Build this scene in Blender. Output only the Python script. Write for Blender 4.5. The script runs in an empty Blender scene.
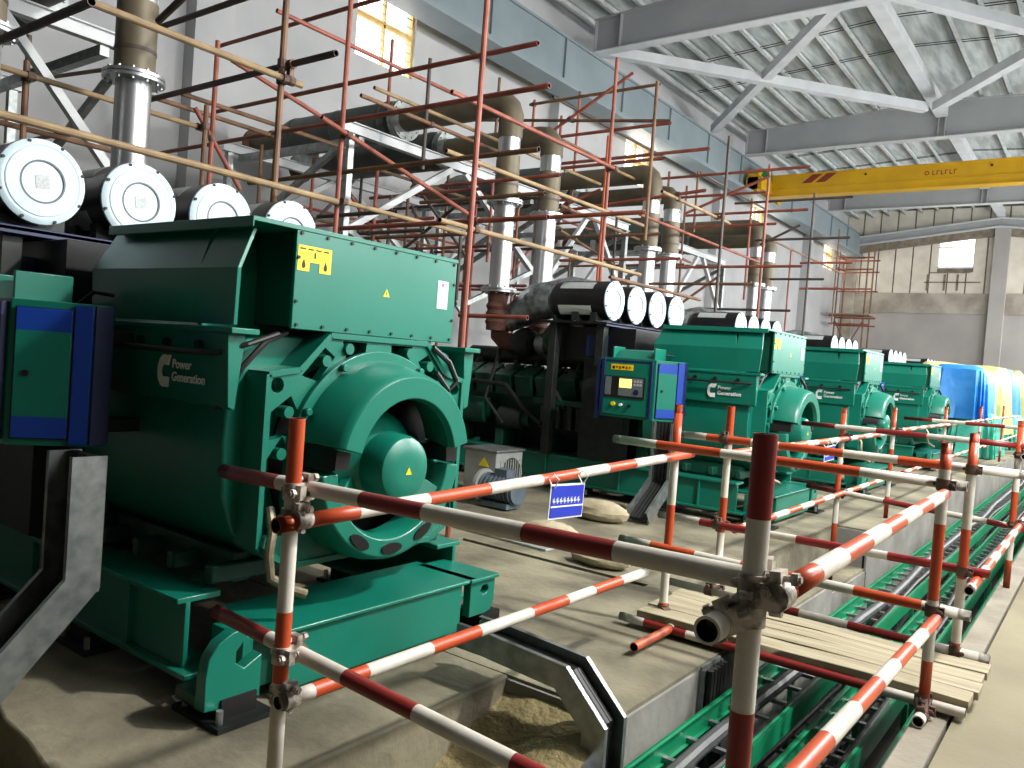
import bpy, bmesh, math, random
from mathutils import Vector, Matrix
random.seed(7)
scene = bpy.context.scene
COL = scene.collection
PI = math.pi
S = math.sin
K = math.cos

# ------------------------------------------------------------------ materials
def rgb(h):
    h = h.lstrip('#')
    c = [int(h[i:i+2], 16)/255 for i in (0, 2, 4)]
    return tuple(((x/12.92) if x <= .04045 else ((x+.055)/1.055)**2.4) for x in c)+(1,)

def mat(name, c1, c2=None, rough=.5, metal=0, scale=6, bump=0, bscale=40, contrast=(.35, .65), coat=0, spec=.5, stretch=None, detail=4):
    m = bpy.data.materials.new(name)
    m.use_nodes = True
    nt = m.node_tree
    b = nt.nodes['Principled BSDF']
    b.inputs['Roughness'].default_value = rough
    b.inputs['Metallic'].default_value = metal
    b.inputs['Specular IOR Level'].default_value = spec
    if coat:
        b.inputs['Coat Weight'].default_value = coat
        b.inputs['Coat Roughness'].default_value = .15
    b.inputs['Base Color'].default_value = rgb(c1)
    tc = nt.nodes.new('ShaderNodeTexCoord')
    src = tc.outputs['Object']
    if stretch:
        mp = nt.nodes.new('ShaderNodeMapping')
        mp.inputs['Scale'].default_value = stretch
        nt.links.new(src, mp.inputs['Vector'])
        src = mp.outputs['Vector']
    if c2:
        n = nt.nodes.new('ShaderNodeTexNoise')
        n.inputs['Scale'].default_value = scale
        n.inputs['Detail'].default_value = detail
        nt.links.new(src, n.inputs['Vector'])
        r = nt.nodes.new('ShaderNodeValToRGB')
        r.color_ramp.elements[0].position = contrast[0]
        r.color_ramp.elements[1].position = contrast[1]
        r.color_ramp.elements[0].color = rgb(c1)
        r.color_ramp.elements[1].color = rgb(c2)
        nt.links.new(n.outputs['Fac'], r.inputs['Fac'])
        nt.links.new(r.outputs['Color'], b.inputs['Base Color'])
    if bump:
        n2 = nt.nodes.new('ShaderNodeTexNoise')
        n2.inputs['Scale'].default_value = bscale
        n2.inputs['Detail'].default_value = 6
        nt.links.new(src, n2.inputs['Vector'])
        bp = nt.nodes.new('ShaderNodeBump')
        bp.inputs['Strength'].default_value = bump
        bp.inputs['Distance'].default_value = .02
        nt.links.new(n2.outputs['Fac'], bp.inputs['Height'])
        nt.links.new(bp.outputs['Normal'], b.inputs['Normal'])
    return m

def emis(name, c, s):
    m = bpy.data.materials.new(name)
    m.use_nodes = True
    b = m.node_tree.nodes['Principled BSDF']
    b.inputs['Base Color'].default_value = rgb(c)
    b.inputs['Emission Color'].default_value = rgb(c)
    b.inputs['Emission Strength'].default_value = s
    return m

def glassmat(name, tint):
    m = bpy.data.materials.new(name)
    m.use_nodes = True
    nt = m.node_tree
    for n in list(nt.nodes):
        nt.nodes.remove(n)
    o = nt.nodes.new('ShaderNodeOutputMaterial')
    t = nt.nodes.new('ShaderNodeBsdfTransparent')
    t.inputs['Color'].default_value = rgb(tint)
    g = nt.nodes.new('ShaderNodeBsdfGlossy')
    g.inputs['Roughness'].default_value = .05
    x = nt.nodes.new('ShaderNodeMixShader')
    x.inputs['Fac'].default_value = .08
    nt.links.new(t.outputs[0], x.inputs[1])
    nt.links.new(g.outputs[0], x.inputs[2])
    nt.links.new(x.outputs[0], o.inputs['Surface'])
    return m

M = dict(
    green=mat('green_paint', '#0b6c59', '#0e725f', rough=.36, scale=2, bump=.02, bscale=60, coat=.15),
    green_dark=mat('green_engine_paint', '#083f30', '#0a4a39', rough=.45, scale=5, bump=.05, bscale=30),
    dark=mat('dark_engine_metal', '#141816', '#1f2723', rough=.55, scale=9),
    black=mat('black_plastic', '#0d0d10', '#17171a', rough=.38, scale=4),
    rubber=mat('black_rubber', '#0b0b0c', '#161616', rough=.6, scale=8),
    cap=mat('white_filter_cap', '#bdd6e0', '#c8dde5', rough=.35, scale=3),
    capgroove=mat('filter_cap_groove', '#5b666b', rough=.6),
    grey_label=mat('grey_label', '#a4aaab', '#b4babb', rough=.5, scale=90, contrast=(.45, .55)),
    blue=mat('blue_cabinet_paint', '#0f3a9a', '#12419f', rough=.4, scale=3),
    navy=mat('navy_cabinet_paint', '#0a1d44', '#0d2450', rough=.45, scale=3),
    meter=mat('grey_meter_panel', '#5f6668', '#6d7476', rough=.5, scale=30),
    yellow=mat('yellow_sign', '#e6c90a', '#ecd21a', rough=.45, scale=8),
    ink=mat('black_ink', '#0c0c0c', rough=.6),
    white=mat('white_print', '#e6ece9', rough=.5),
    paper=mat('white_paper_label', '#dfe6e4', '#b9c5c2', rough=.6, scale=70, contrast=(.5, .62), stretch=(1, .5, 6)),
    redink=mat('red_ink', '#9b1c1c', rough=.6),
    steel=mat('stainless_steel', '#c6c8ca', '#a3a6a9', rough=.36, metal=.85, scale=3, stretch=(1, 1, .2)),
    galv=mat('galvanised_steel', '#9ba09f', '#7d8382', rough=.42, metal=.75, scale=14),
    clad=mat('brown_cladding', '#58503f', '#6b6250', rough=.55, metal=.25, scale=3, bump=.05, bscale=20),
    rust=mat('rusty_bellows', '#4a2f27', '#633d30', rough=.75, scale=10, bump=.1),
    foil=mat('crumpled_foil_lagging', '#a2a7a9', '#5d6366', rough=.35, metal=.6, scale=9, bump=.9, bscale=12),
    silencer=mat('dark_grey_silencer', '#3a3f3d', '#474d4a', rough=.5, scale=3),
    tube_red=mat('red_oxide_tube', '#7d4030', '#955242', rough=.55, scale=4, contrast=(.4, .6)),
    tube_orange=mat('orange_red_tube', '#9c4526', '#b35a33', rough=.5, scale=4),
    tube_brown=mat('brown_rust_tube', '#5c4433', '#7c5a3e', rough=.65, scale=5),
    tube_tan=mat('tan_weathered_tube', '#7d684c', '#97805c', rough=.6, scale=5),
    tube_dark=mat('dark_steel_tube', '#3a3230', '#50423c', rough=.6, scale=5),
    coupler=mat('rusty_coupler', '#4d3c35', '#6e5448', rough=.6, metal=.3, scale=20),
    coupler_pale=mat('pale_painted_coupler', '#c9c0b4', '#6d6258', rough=.5, metal=.2, scale=26, contrast=(.4, .6)),
    band_red=mat('red_band_paint', '#b0401f', '#bd5229', rough=.38, scale=7, contrast=(.3, .8)),
    band_darkred=mat('dark_red_band_paint', '#7c1f1f', '#8a2a25', rough=.4, scale=7, contrast=(.3, .8)),
    band_white=mat('white_band_paint', '#d2cdc2', '#b9b2a5', rough=.42, scale=9, contrast=(.4, .75)),
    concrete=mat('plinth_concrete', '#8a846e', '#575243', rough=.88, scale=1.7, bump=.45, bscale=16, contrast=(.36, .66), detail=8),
    kerb=mat('kerb_concrete', '#8e8778', '#777164', rough=.9, scale=3, bump=.35, bscale=25, detail=8),
    walk=mat('walkway_screed', '#857e66', '#716a54', rough=.85, scale=.9, bump=.12, bscale=30, detail=8),
    wallconc=mat('trench_wall_concrete', '#8d8c86', '#74736d', rough=.9, scale=2, bump=.3, bscale=12, detail=8),
    sand=mat('sandy_ground', '#93865f', '#6f6443', rough=.95, scale=7, bump=.9, bscale=30, detail=8),
    pitfloor=mat('dark_trench_floor', '#35342f', '#45423a', rough=.95, scale=3, bump=.2),
    plaster=mat('white_wall_plaster', '#b4b5b6', '#a4a6a8', rough=.9, scale=.8, contrast=(.3, .7), detail=8),
    backgrey=mat('grey_render', '#a8a4a1', '#9a9694', rough=.9, scale=.5, detail=6),
    backbeam=mat('weathered_concrete_beam', '#b0a99d', '#8c8479', rough=.9, scale=1.2, detail=8),
    panel=mat('precast_panel', '#dcd6ca', '#ccc5b7', rough=.85, scale=1.5, detail=8),
    joint=mat('panel_joint_stain', '#6f6659', '#8a806f', rough=.9, scale=4),
    whitesteel=mat('white_painted_steel', '#c9cdcf', '#bdc1c4', rough=.5, scale=2),
    greysteel=mat('grey_painted_girder', '#a6a9aa', '#9da0a2', rough=.5, scale=1),
    bluesteel=mat('pale_blue_grey_beam', '#808c91', '#768388', rough=.5, scale=1),
    nearwall=mat('darkened_near_wall', '#3a3936', '#302f2d', rough=.9, scale=2),  # unseen near wall, colour darkened to cut the light it bounces
    soffit=mat('beige_beam_soffit', '#c9bc9c', '#b8ac8d', rough=.8, scale=1),
    purlin=mat('zinc_purlin', '#dde2e1', '#c6cccb', rough=.45, metal=.3, scale=3),
    roofsheet=mat('roof_foil_sheet', '#dce1e0', '#a9b1b0', rough=.42, metal=.25, scale=5, bump=.6, bscale=9, stretch=(1, .15, 1)),
    wire=mat('dark_wire', '#2c2e2e', rough=.6),
    crane=mat('crane_yellow', '#cb9d08', '#bf920a', rough=.42, scale=1.5),
    crane_red=mat('crane_hazard_red', '#7c2a22', rough=.5),
    frame_tan=mat('tan_window_frame', '#d9bd84', '#c9a868', rough=.5, scale=4),
    wood=mat('scaffold_board_wood', '#a39a80', '#867c64', rough=.75, scale=3, bump=.15, bscale=30, stretch=(.6, 9, 9), detail=8),
    tray_green=mat('green_cable_ladder_paint', '#138a5e', '#0f7a52', rough=.4, scale=4),
    cable=mat('black_cable', '#141414', '#202020', rough=.5, scale=9),
    greycable=mat('dark_grey_cable', '#3d4042', '#4b4e50', rough=.5, scale=9),
    tarpblue=mat('blue_tarpaulin', '#1f79c9', '#3b8fd8', rough=.45, scale=2, bump=.5, bscale=5),
    tarpyellow=mat('yellow_plastic_film', '#d9d48e', '#c4c07a', rough=.3, scale=3, bump=.6, bscale=7),
    tarpteal=mat('teal_plastic_film', '#5fc4ae', '#3fae96', rough=.3, scale=3, bump=.6, bscale=7),
    signblue=mat('blue_sign_face', '#1a2fa6', '#1d34b0', rough=.4, scale=3),
    unitgrey=mat('grey_unit_casing', '#a9aca8', '#979b97', rough=.45, metal=.3, scale=5),
    motor=mat('grey_motor_paint', '#4e5a64', '#5c6872', rough=.45, scale=8),
    strap=mat('braided_strap', '#9a9178', '#7c745f', rough=.4, metal=.6, scale=40),
    bag=mat('pale_sandbag', '#b9ae93', '#a3987d', rough=.9, scale=6, bump=.4, bscale=18),
    screen=emis('lit_yellow_screen', '#f2f07a', 1.6),
    glass=glassmat('window_glass', '#ffffff'),
)

# ------------------------------------------------------------------ mesh building
class MB:
    def __init__(s):
        s.bm = bmesh.new()
        s.mats = []
    def mi(s, m):
        if m not in s.mats:
            s.mats.append(m)
        return s.mats.index(m)
    def face(s, vs, k):
        try:
            f = s.bm.faces.new(vs)
            f.material_index = k
            return f
        except ValueError:
            return None
    def hexa(s, pts, m):
        k = s.mi(m)
        v = [s.bm.verts.new(p) for p in pts]
        for q in ((0, 3, 2, 1), (4, 5, 6, 7), (0, 1, 5, 4), (1, 2, 6, 5), (2, 3, 7, 6), (3, 0, 4, 7)):
            s.face([v[i] for i in q], k)
    def bx(s, x0, x1, y0, y1, z0, z1, m):
        s.hexa([(x0, y0, z0), (x1, y0, z0), (x1, y1, z0), (x0, y1, z0), (x0, y0, z1), (x1, y0, z1), (x1, y1, z1), (x0, y1, z1)], m)
    def beam(s, p, q, w, h, m, up=(0, 0, 1)):
        p = Vector(p); q = Vector(q)
        d = (q-p).normalized()
        u = Vector(up)
        if abs(d.dot(u)) > .98:
            u = Vector((0, 1, 0))
        a = d.cross(u).normalized()*w/2
        b = a.cross(d).normalized()*h/2
        s.hexa([p-a-b, p+a-b, p+a+b, p-a+b, q-a-b, q+a-b, q+a+b, q-a+b], m)
    def ibeam(s, p, q, w, h, t, m, up=(0, 0, 1)):
        p = Vector(p); q = Vector(q)
        d = (q-p).normalized()
        a = d.cross(Vector(up)).normalized()
        b = a.cross(d).normalized()
        s.beam(p, q, t, h, m, up)
        for sg in (-1, 1):
            o = b*(h/2-t/2)*sg
            s.beam(p+o, q+o, w, t, m, up)
    def cyl(s, p, q, r, m, n=14, r2=None, caps=True, m2=None):
        p = Vector(p); q = Vector(q)
        d = (q-p).normalized()
        u = Vector((0, 0, 1)) if abs(d.z) < .9 else Vector((1, 0, 0))
        a = d.cross(u).normalized(); b = d.cross(a)
        r2 = r if r2 is None else r2
        k = s.mi(m); kc = s.mi(m2) if m2 else k
        A = [s.bm.verts.new(p+(a*K(2*PI*i/n)+b*S(2*PI*i/n))*r) for i in range(n)]
        B = [s.bm.verts.new(q+(a*K(2*PI*i/n)+b*S(2*PI*i/n))*r2) for i in range(n)]
        for i in range(n):
            s.face([A[i], A[(i+1) % n], B[(i+1) % n], B[i]], k)
        if caps:
            s.face(A[::-1], kc); s.face(B, kc)
    def pipe(s, p, q, r, t, m, n=14, inner=None):
        """open hollow tube"""
        p = Vector(p); q = Vector(q)
        d = (q-p).normalized()
        u = Vector((0, 0, 1)) if abs(d.z) < .9 else Vector((1, 0, 0))
        a = d.cross(u).normalized(); b = d.cross(a)
        k = s.mi(m); ki = s.mi(inner or m)
        rings = []
        for pt, rr in ((p, r), (q, r), (q, r-t), (p, r-t)):
            rings.append([s.bm.verts.new(pt+(a*K(2*PI*i/n)+b*S(2*PI*i/n))*rr) for i in range(n)])
        for j in range(4):
            A = rings[j]; B = rings[(j+1) % 4]
            for i in range(n):
                s.face([A[i], A[(i+1) % n], B[(i+1) % n], B[i]], ki if j == 2 else k)
    def path(s, pts, r, m, n=10, caps=True):
        P = [Vector(p) for p in pts]
        k = s.mi(m)
        rings = []
        a = None
        for i, p in enumerate(P):
            d = (P[min(i+1, len(P)-1)]-P[max(i-1, 0)]).normalized()
            if a is None:
                u = Vector((0, 0, 1)) if abs(d.z) < .9 else Vector((1, 0, 0))
                a = d.cross(u).normalized()
            else:
                a = (a-d*a.dot(d)).normalized()
            b = d.cross(a)
            rr = r[i] if isinstance(r, (list, tuple)) else r
            rings.append([s.bm.verts.new(p+(a*K(2*PI*j/n)+b*S(2*PI*j/n))*rr) for j in range(n)])
        for A, B in zip(rings, rings[1:]):
            for i in range(n):
                s.face([A[i], A[(i+1) % n], B[(i+1) % n], B[i]], k)
        if caps:
            s.face(rings[0][::-1], k); s.face(rings[-1], k)
    def prism(s, pts, axis, d0, d1, m):
        k = s.mi(m)
        def P(u, v, d):
            return {'x': (d, u, v), 'y': (u, d, v), 'z': (u, v, d)}[axis]
        A = [s.bm.verts.new(P(u, v, d0)) for u, v in pts]
        B = [s.bm.verts.new(P(u, v, d1)) for u, v in pts]
        n = len(pts)
        for i in range(n):
            s.face([A[i], A[(i+1) % n], B[(i+1) % n], B[i]], k)
        s.face(A[::-1], k); s.face(B, k)
    def plate(s, outer, holes, axis, d0, d1, m):
        """flat plate with holes cut through it"""
        k = s.mi(m)
        def P(u, v, d):
            return Vector({'x': (d, u, v), 'y': (u, d, v), 'z': (u, v, d)}[axis])
        tb = bmesh.new()
        for loop in [outer]+holes:
            vs = [tb.verts.new(P(u, v, d0)) for u, v in loop]
            for i in range(len(vs)):
                tb.edges.new((vs[i], vs[(i+1) % len(vs)]))
        bmesh.ops.triangle_fill(tb, use_beauty=True, use_dissolve=False, edges=tb.edges[:])
        tb.verts.index_update()
        off = P(0, 0, d1)-P(0, 0, d0)
        A = [s.bm.verts.new(v.co) for v in tb.verts]
        B = [s.bm.verts.new(v.co+off) for v in tb.verts]
        for f in tb.faces:
            ids = [v.index for v in f.verts]
            s.face([A[i] for i in ids], k); s.face([B[i] for i in ids[::-1]], k)
        for e in tb.edges:
            if len(e.link_faces) == 1:
                i, j = e.verts[0].index, e.verts[1].index
                s.face([A[i], A[j], B[j], B[i]], k)
        tb.free()
    def revolve(s, prof, a0, a1, c, m, n=28, axis='x', closed=True):
        """prof: (along, radius) loop turned about an axis through c between angles in degrees"""
        k = s.mi(m)
        full = abs(a1-a0) >= 359.9
        rings = []
        cnt = n if full else n+1
        for i in range(cnt):
            t = math.radians(a0+(a1-a0)*i/n)
            ring = []
            for x, r in prof:
                if axis == 'x':
                    co = (c[0]+x, c[1]+r*K(t), c[2]+r*S(t))
                elif axis == 'z':
                    co = (c[0]+r*K(t), c[1]+r*S(t), c[2]+x)
                else:
                    co = (c[0]+r*K(t), c[1]+x, c[2]+r*S(t))
                ring.append(s.bm.verts.new(co))
            rings.append(ring)
        L = len(prof)
        for i in range(n):
            A = rings[i]; B = rings[(i+1) % cnt]
            for j in range(L if closed else L-1):
                s.face([A[j], A[(j+1) % L], B[(j+1) % L], B[j]], k)
        if closed and not full:
            s.face(rings[0][::-1], k); s.face(rings[-1], k)
    def ball(s, c, r, m, n=14, sc=(1, 1, 1)):
        k = s.mi(m)
        res = bmesh.ops.create_uvsphere(s.bm, u_segments=n, v_segments=max(6, n//2), radius=r, matrix=Matrix.Translation(c) @ Matrix.Diagonal((*sc, 1)))
        for v in res['verts']:
            for f in v.link_faces:
                f.material_index = k
    def build(s, name, parent=None, bevel=0, loc=None, rot=None, sharp=32):
        bmesh.ops.remove_doubles(s.bm, verts=s.bm.verts, dist=1e-5)
        bmesh.ops.recalc_face_normals(s.bm, faces=s.bm.faces[:])
        me = bpy.data.meshes.new(name)
        s.bm.to_mesh(me); s.bm.free()
        for m in s.mats:
            me.materials.append(M[m])
        me.polygons.foreach_set('use_smooth', [True]*len(me.polygons))
        me.set_sharp_from_angle(angle=math.radians(sharp))
        o = bpy.data.objects.new(name, me)
        COL.objects.link(o)
        if parent:
            o.parent = parent
        if loc:
            o.location = loc
        if rot:
            o.rotation_euler = rot
        if bevel:
            b = o.modifiers.new('edge', 'BEVEL')
            b.width = bevel; b.segments = 2; b.limit_method = 'ANGLE'; b.angle_limit = math.radians(40)
        return o

def tag(o, label, cat, group=None):
    o['label'] = label; o['category'] = cat
    if group:
        o['group'] = group
    return o

def thing(name, label, cat, loc=(0, 0, 0), group=None):
    o = bpy.data.objects.new(name, None)
    o.empty_display_size = .2
    COL.objects.link(o)
    o.location = loc
    return tag(o, label, cat, group)

def struct(o):
    o['kind'] = 'structure'
    return o

def copy_tree(o, parent=None):
    c = o.copy()
    COL.objects.link(c)
    if parent:
        c.parent = parent
    for ch in list(o.children):
        copy_tree(ch, c)
    return c

def text_mesh(body, size, m, name, parent, loc, rot, extrude=.001, bold=False, align='LEFT'):
    cu = bpy.data.curves.new(name, 'FONT')
    cu.body = body; cu.size = size; cu.extrude = extrude; cu.align_x = align
    cu.resolution_u = 3
    if bold:
        cu.offset = size*.02
    t = bpy.data.objects.new(name+'_curve', cu)
    COL.objects.link(t)
    bpy.context.view_layer.update()
    me = bpy.data.meshes.new_from_object(t.evaluated_get(bpy.context.evaluated_depsgraph_get()))
    bpy.data.objects.remove(t)
    me.materials.clear(); me.materials.append(M[m])
    o = bpy.data.objects.new(name, me)
    COL.objects.link(o)
    o.parent = parent; o.location = loc; o.rotation_euler = rot
    return o

def oval(cy, cz, a, b, n=16, rot=0):
    out = []
    for i in range(n):
        t = 2*PI*i/n
        u, v = a*K(t), b*S(t)
        out.append((cy+u*K(rot)-v*S(rot), cz+u*S(rot)+v*K(rot)))
    return out

# ------------------------------------------------------------------ the setting
XW = -12.6     # left wall
XR = 2.2       # right wall
YN, YB = -6.0, 47.0
def slab(name, parts, m, bevel=0):
    b = MB()
    for p in parts:
        b.bx(*p, m)
    return struct(b.build(name, bevel=bevel))
slab('floor', [(-.478, XR, YN, YB, -1.1, 0)], 'walk')
slab('trim_1', [(-.625, -.496, YN, YB, -1.1, 0)], 'kerb', .008)                     # trench kerb
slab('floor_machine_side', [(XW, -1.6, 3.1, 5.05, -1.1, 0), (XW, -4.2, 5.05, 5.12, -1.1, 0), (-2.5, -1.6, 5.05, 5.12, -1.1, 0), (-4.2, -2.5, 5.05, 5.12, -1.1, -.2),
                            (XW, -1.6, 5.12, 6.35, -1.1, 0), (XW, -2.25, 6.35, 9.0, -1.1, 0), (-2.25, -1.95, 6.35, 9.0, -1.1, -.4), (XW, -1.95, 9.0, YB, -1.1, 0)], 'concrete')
b = MB()
# plinth under the first machine, near edge broken and uneven
edge = [(XW, 1.0), (-8, 1.05), (-6, .95), (-4.6, 1.1), (-3.9, 1.18), (-3.68, 1.25), (-3.44, 1.36), (-3.26, 1.32), (-3.04, 1.31), (-2.78, 1.27), (-2.6, 1.05), (-2.4, 1.0), (-2.2, 1.0), (-2.2, 3.1), (XW, 3.1)]
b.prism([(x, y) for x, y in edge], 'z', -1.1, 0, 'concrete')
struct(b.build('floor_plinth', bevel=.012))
# lower sandy ground in front of the plinth
b = MB()
k = b.mi('sand')
nx, ny = 46, 40
g = [[None]*(ny+1) for _ in range(nx+1)]
for i in range(nx+1):
    for j in range(ny+1):
        x = -6.5+i*(4.9/nx); y = -2+j*(5.2/ny)
        h = -.30+.035*S(x*3.1+y*1.7)+.02*S(x*9.7-y*7.3)+random.uniform(-.012, .012)
        h += .26*min(1, max(0, (y-2.25)/.85))**1.5*(1 if x > -2.3 else 0)
        h += .10*math.exp(-((x+1.78)**2/.03+(y-2.75)**2/.10))
        g[i][j] = b.bm.verts.new((x, y, h))
for i in range(nx):
    for j in range(ny):
        b.face([g[i][j], g[i+1][j], g[i+1][j+1], g[i][j+1]], k)
struct(b.build('floor_sand'))
slab('floor_lower', [(XW, -6.5, YN, 1.0, -1.1, -.3), (-6.5, -1.6, YN, -2, -1.1, -.3), (-1.7, -1.55, YN, 3.1, -1.1, -.36)], 'wallconc')
slab('floor_trench', [(-2.0, -.6, YN, YB, -1.2, -1.08)], 'pitfloor')
slab('trim_2', [(-2.2, -1.58, 3.08, 3.14, -1.1, -.015), (-1.62, -1.585, 3.1, 6.35, -1.1, -.02), (-2.2, -1.6, 6.33, 6.38, -1.1, -.02), (-1.97, -1.93, 6.36, 9.0, -1.1, -.43), (-1.97, -1.93, 8.97, YB, -1.1, -.03), (-2.26, -1.95, 8.97, 9.01, -1.1, -.02)], 'wallconc')

ZT = 9.75
# left wall with window openings
wins = [(10.85, 12.5, 7.33, 8.93), (21.8, 23.45, 7.3, 8.6), (32.4, 34.0, 7.3, 8.7), (43.0, 44.7, 7.5, 8.9)]
b = MB()
ys = [YN]+[v for w in wins for v in w[:2]]+[YB+.3]
for a, c in zip(ys[0::2], ys[1::2]):
    b.bx(XW-.3, XW, a, c, -1.1, 12, 'plaster')
for y0, y1, z0, z1 in wins:
    b.bx(XW-.3, XW, y0, y1, -1.1, z0, 'plaster'); b.bx(XW-.3, XW, y0, y1, z1, 12, 'plaster')
struct(b.build('wall_left'))
for i, (y0, y1, z0, z1) in enumerate(wins):
    w = struct(bpy.data.objects.new('window_%d' % (i+1), None)); COL.objects.link(w); w.location = (XW-.12, (y0+y1)/2, (z0+z1)/2)
    hw, hh = (y1-y0)/2, (z1-z0)/2
    b = MB()
    for sg in (-1, 1):
        b.bx(-.05, .05, sg*hw-.05, sg*hw+.05, -hh, hh, 'frame_tan'); b.bx(-.05, .05, -hw, hw, sg*hh-.04, sg*hh+.04, 'frame_tan')
    b.bx(-.04, .04, -hw, hw, .02, .14, 'frame_tan'); b.bx(-.04, .04, -.03, .02, -hh, hh, 'frame_tan')
    struct(b.build('window_frame', w))
    b = MB()
    for q in range(1, 9):
        z = -hh+q*2*hh/9
        b.cyl((.07, -hw, z), (.07, hw, z), .011, 'frame_tan', 6)
    struct(b.build('window_grille', w))
    b = MB(); b.bx(-.005, .005, -hw, hw, -hh, hh, 'glass'); struct(b.build('window_pane', w))
# right wall; its long strip of unseen openings is added as a light source
b = MB()
b.bx(XR, XR+.3, YN, YB, -1.1, 2.6, 'plaster'); b.bx(XR, XR+.3, YN, YB, 6.6, 12, 'plaster')
b.bx(XR, XR+.3, YN, 2.6, 2.6, 6.6, 'plaster')
n = 8
for i in range(n+1):
    y = 2.6+(YB-2.6)*i/n
    b.bx(XR, XR+.3, y-.5, y+.5, 2.6, 6.6, 'plaster')
struct(b.build('wall_right'))
slab('wall_near', [(XW, XR, YN-.3, YN, -1.1, 12)], 'nearwall')
# wall columns
for i, y in enumerate((7.6, 18.0, 28.9, 39.8)):
    slab('trim_%d' % (3+i), [(XW-.05, XW+.3, y-.35, y+.35, 0, 8.55)], 'plaster')
# eave beam along the top of the left wall, ledge and soffit
b = MB()
b.hexa([(-12.6, YN, 8.95), (-11.8, YN, 8.6), (-11.8, YB, 8.6), (-12.6, YB, 8.95), (-12.6, YN, 9.02), (-11.8, YN, 8.67), (-11.8, YB, 8.67), (-12.6, YB, 9.02)], 'soffit')
b.bx(-11.86, -11.8, YN, YB, 8.6, 9.75, 'bluesteel')
b.bx(-12.6, -11.74, YN, YB, 9.70, 9.76, 'bluesteel'); b.bx(-11.86, -11.72, YN, YB, 8.6, 8.66, 'bluesteel')
b.bx(-12.6, -12.52, YN, YB, 8.93, 8.97, 'whitesteel')
for y in range(-4, 46, 3):
    b.bx(-11.8, -11.74, y-.02, y+.02, 8.66, 9.70, 'bluesteel')
struct(b.build('trim_7'))
# roof: sheeting, purlins, girders, ridge strut, cross braces, sag rods
XE, XC, XE2 = -12.9, -5.2, 2.6
zr = lambda x: 11.02+.3-.062*abs(x-XC)
b = MB()
k = b.mi('roofsheet')
xs = []
x = XE
while x < XE2-.05:
    xs.append(x); x += .16
xs.append(XE2)
va = [b.bm.verts.new((x, YN, zr(x)+(.03 if i % 2 else 0))) for i, x in enumerate(xs)]
vb = [b.bm.verts.new((x, YB+.3, zr(x)+(.03 if i % 2 else 0))) for i, x in enumerate(xs)]
for i in range(len(xs)-1):
    b.face([va[i], va[i+1], vb[i+1], vb[i]], k)
struct(b.build('ceiling'))
for i in range(19):
    x = -12.1+i*.79
    if abs(x-XC) < .3: continue
    b = MB(); z = zr(x)-.24
    b.bx(x-.012, x+.012, YN, YB, z, z+.22, 'purlin'); b.bx(x-.012, x+.12, YN, YB, z, z+.014, 'purlin'); b.bx(x-.09, x+.012, YN, YB, z+.206, z+.22, 'purlin')
    struct(b.build('roof_purlin'))
for y in (18.4, 29.4, 40.3):
    b = MB()
    zt = lambda x: 10.98-.052*abs(x-XC)
    for xa, xb in ((-11.8, XC), (XC, 1.4)):
        b.hexa([(xa, y-.012, 9.8), (xb, y-.012, 9.8), (xb, y+.012, 9.8), (xa, y+.012, 9.8), (xa, y-.012, zt(xa)), (xb, y-.012, zt(xb)), (xb, y+.012, zt(xb)), (xa, y+.012, zt(xa))], 'greysteel')
        b.beam((xa, y, 9.79), (xb, y, 9.79), .34, .03, 'whitesteel'); b.beam((xa, y, zt(xa)), (xb, y, zt(xb)), .3, .03, 'greysteel')  # bottom flange whiter than the web, its highlight put into the colour
    for x in (-11.75, -11.0, XC-.1, XC+.1):
        b.bx(x-.012, x+.012, y-.15, y+.15, 9.8, zt(x), 'greysteel')
    struct(b.build('roof_girder'))
for ya, yb in ((YN, 18.2), (18.6, 29.2), (29.6, 40.1), (40.5, 47)):
    b = MB(); b.beam((XC, ya, 10.55), (XC, yb, 10.55), .34, .3, 'whitesteel'); struct(b.build('ridge_strut'))
for p, q in (((-11.75, 18.6, 9.95), (-5.3, 27.1, 10.1)), ((-5.45, 18.7, 10.2), (-11.8, 26.4, 9.98)), ((-5.0, 27.1, 10.1), (1.3, 18.6, 9.95)), ((-4.9, 18.7, 10.2), (1.3, 26.6, 9.95))):
    b = MB(); b.beam(p, q, .26, .26, 'whitesteel'); struct(b.build('roof_brace'))
b = MB()
for y in (20.4, 20.55, 22.6, 22.75, 24.8, 24.95, 31.5, 31.65, 33.7, 33.85, 36.5, 36.65):
    for xa, xb in ((-11.8, XC), (XC, 1.8)):
        b.cyl((xa, y, zr(xa)-.13), (xb, y, zr(xb)-.13), .014, 'wire', 5)
struct(b.build('roof_sag_rods'))
# end wall
b = MB()
b.bx(XW, XR, YB, YB+.3, -1.1, 5.55, 'backgrey')
b.bx(XW, XR, YB-.1, YB+.3, 5.55, 6.6, 'backbeam')
wx0, wx1, wz0, wz1 = -7.95, -6.28, 7.95, 9.52
b.bx(XW, XR, YB+.06, YB+.1, 6.6, 7.2, 'joint')
x = XW
while x < XR:
    x1 = min(x+.86, XR)
    a, c = x+.035, x1-.035
    if c > wx0 and a < wx1:
        b.bx(a, c, YB, YB+.1, 6.6, wz0-.25, 'panel')
        if a < wx0: b.bx(a, wx0, YB, YB+.1, wz0-.25, 11, 'panel')
        if c > wx1: b.bx(wx1, c, YB, YB+.1, wz0-.25, 11, 'panel')
        b.bx(max(a, wx0), min(c, wx1), YB, YB+.1, wz1, 11, 'panel')
    else:
        b.bx(a, c, YB, YB+.1, 6.6, 11, 'panel')
    x = x1
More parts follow.
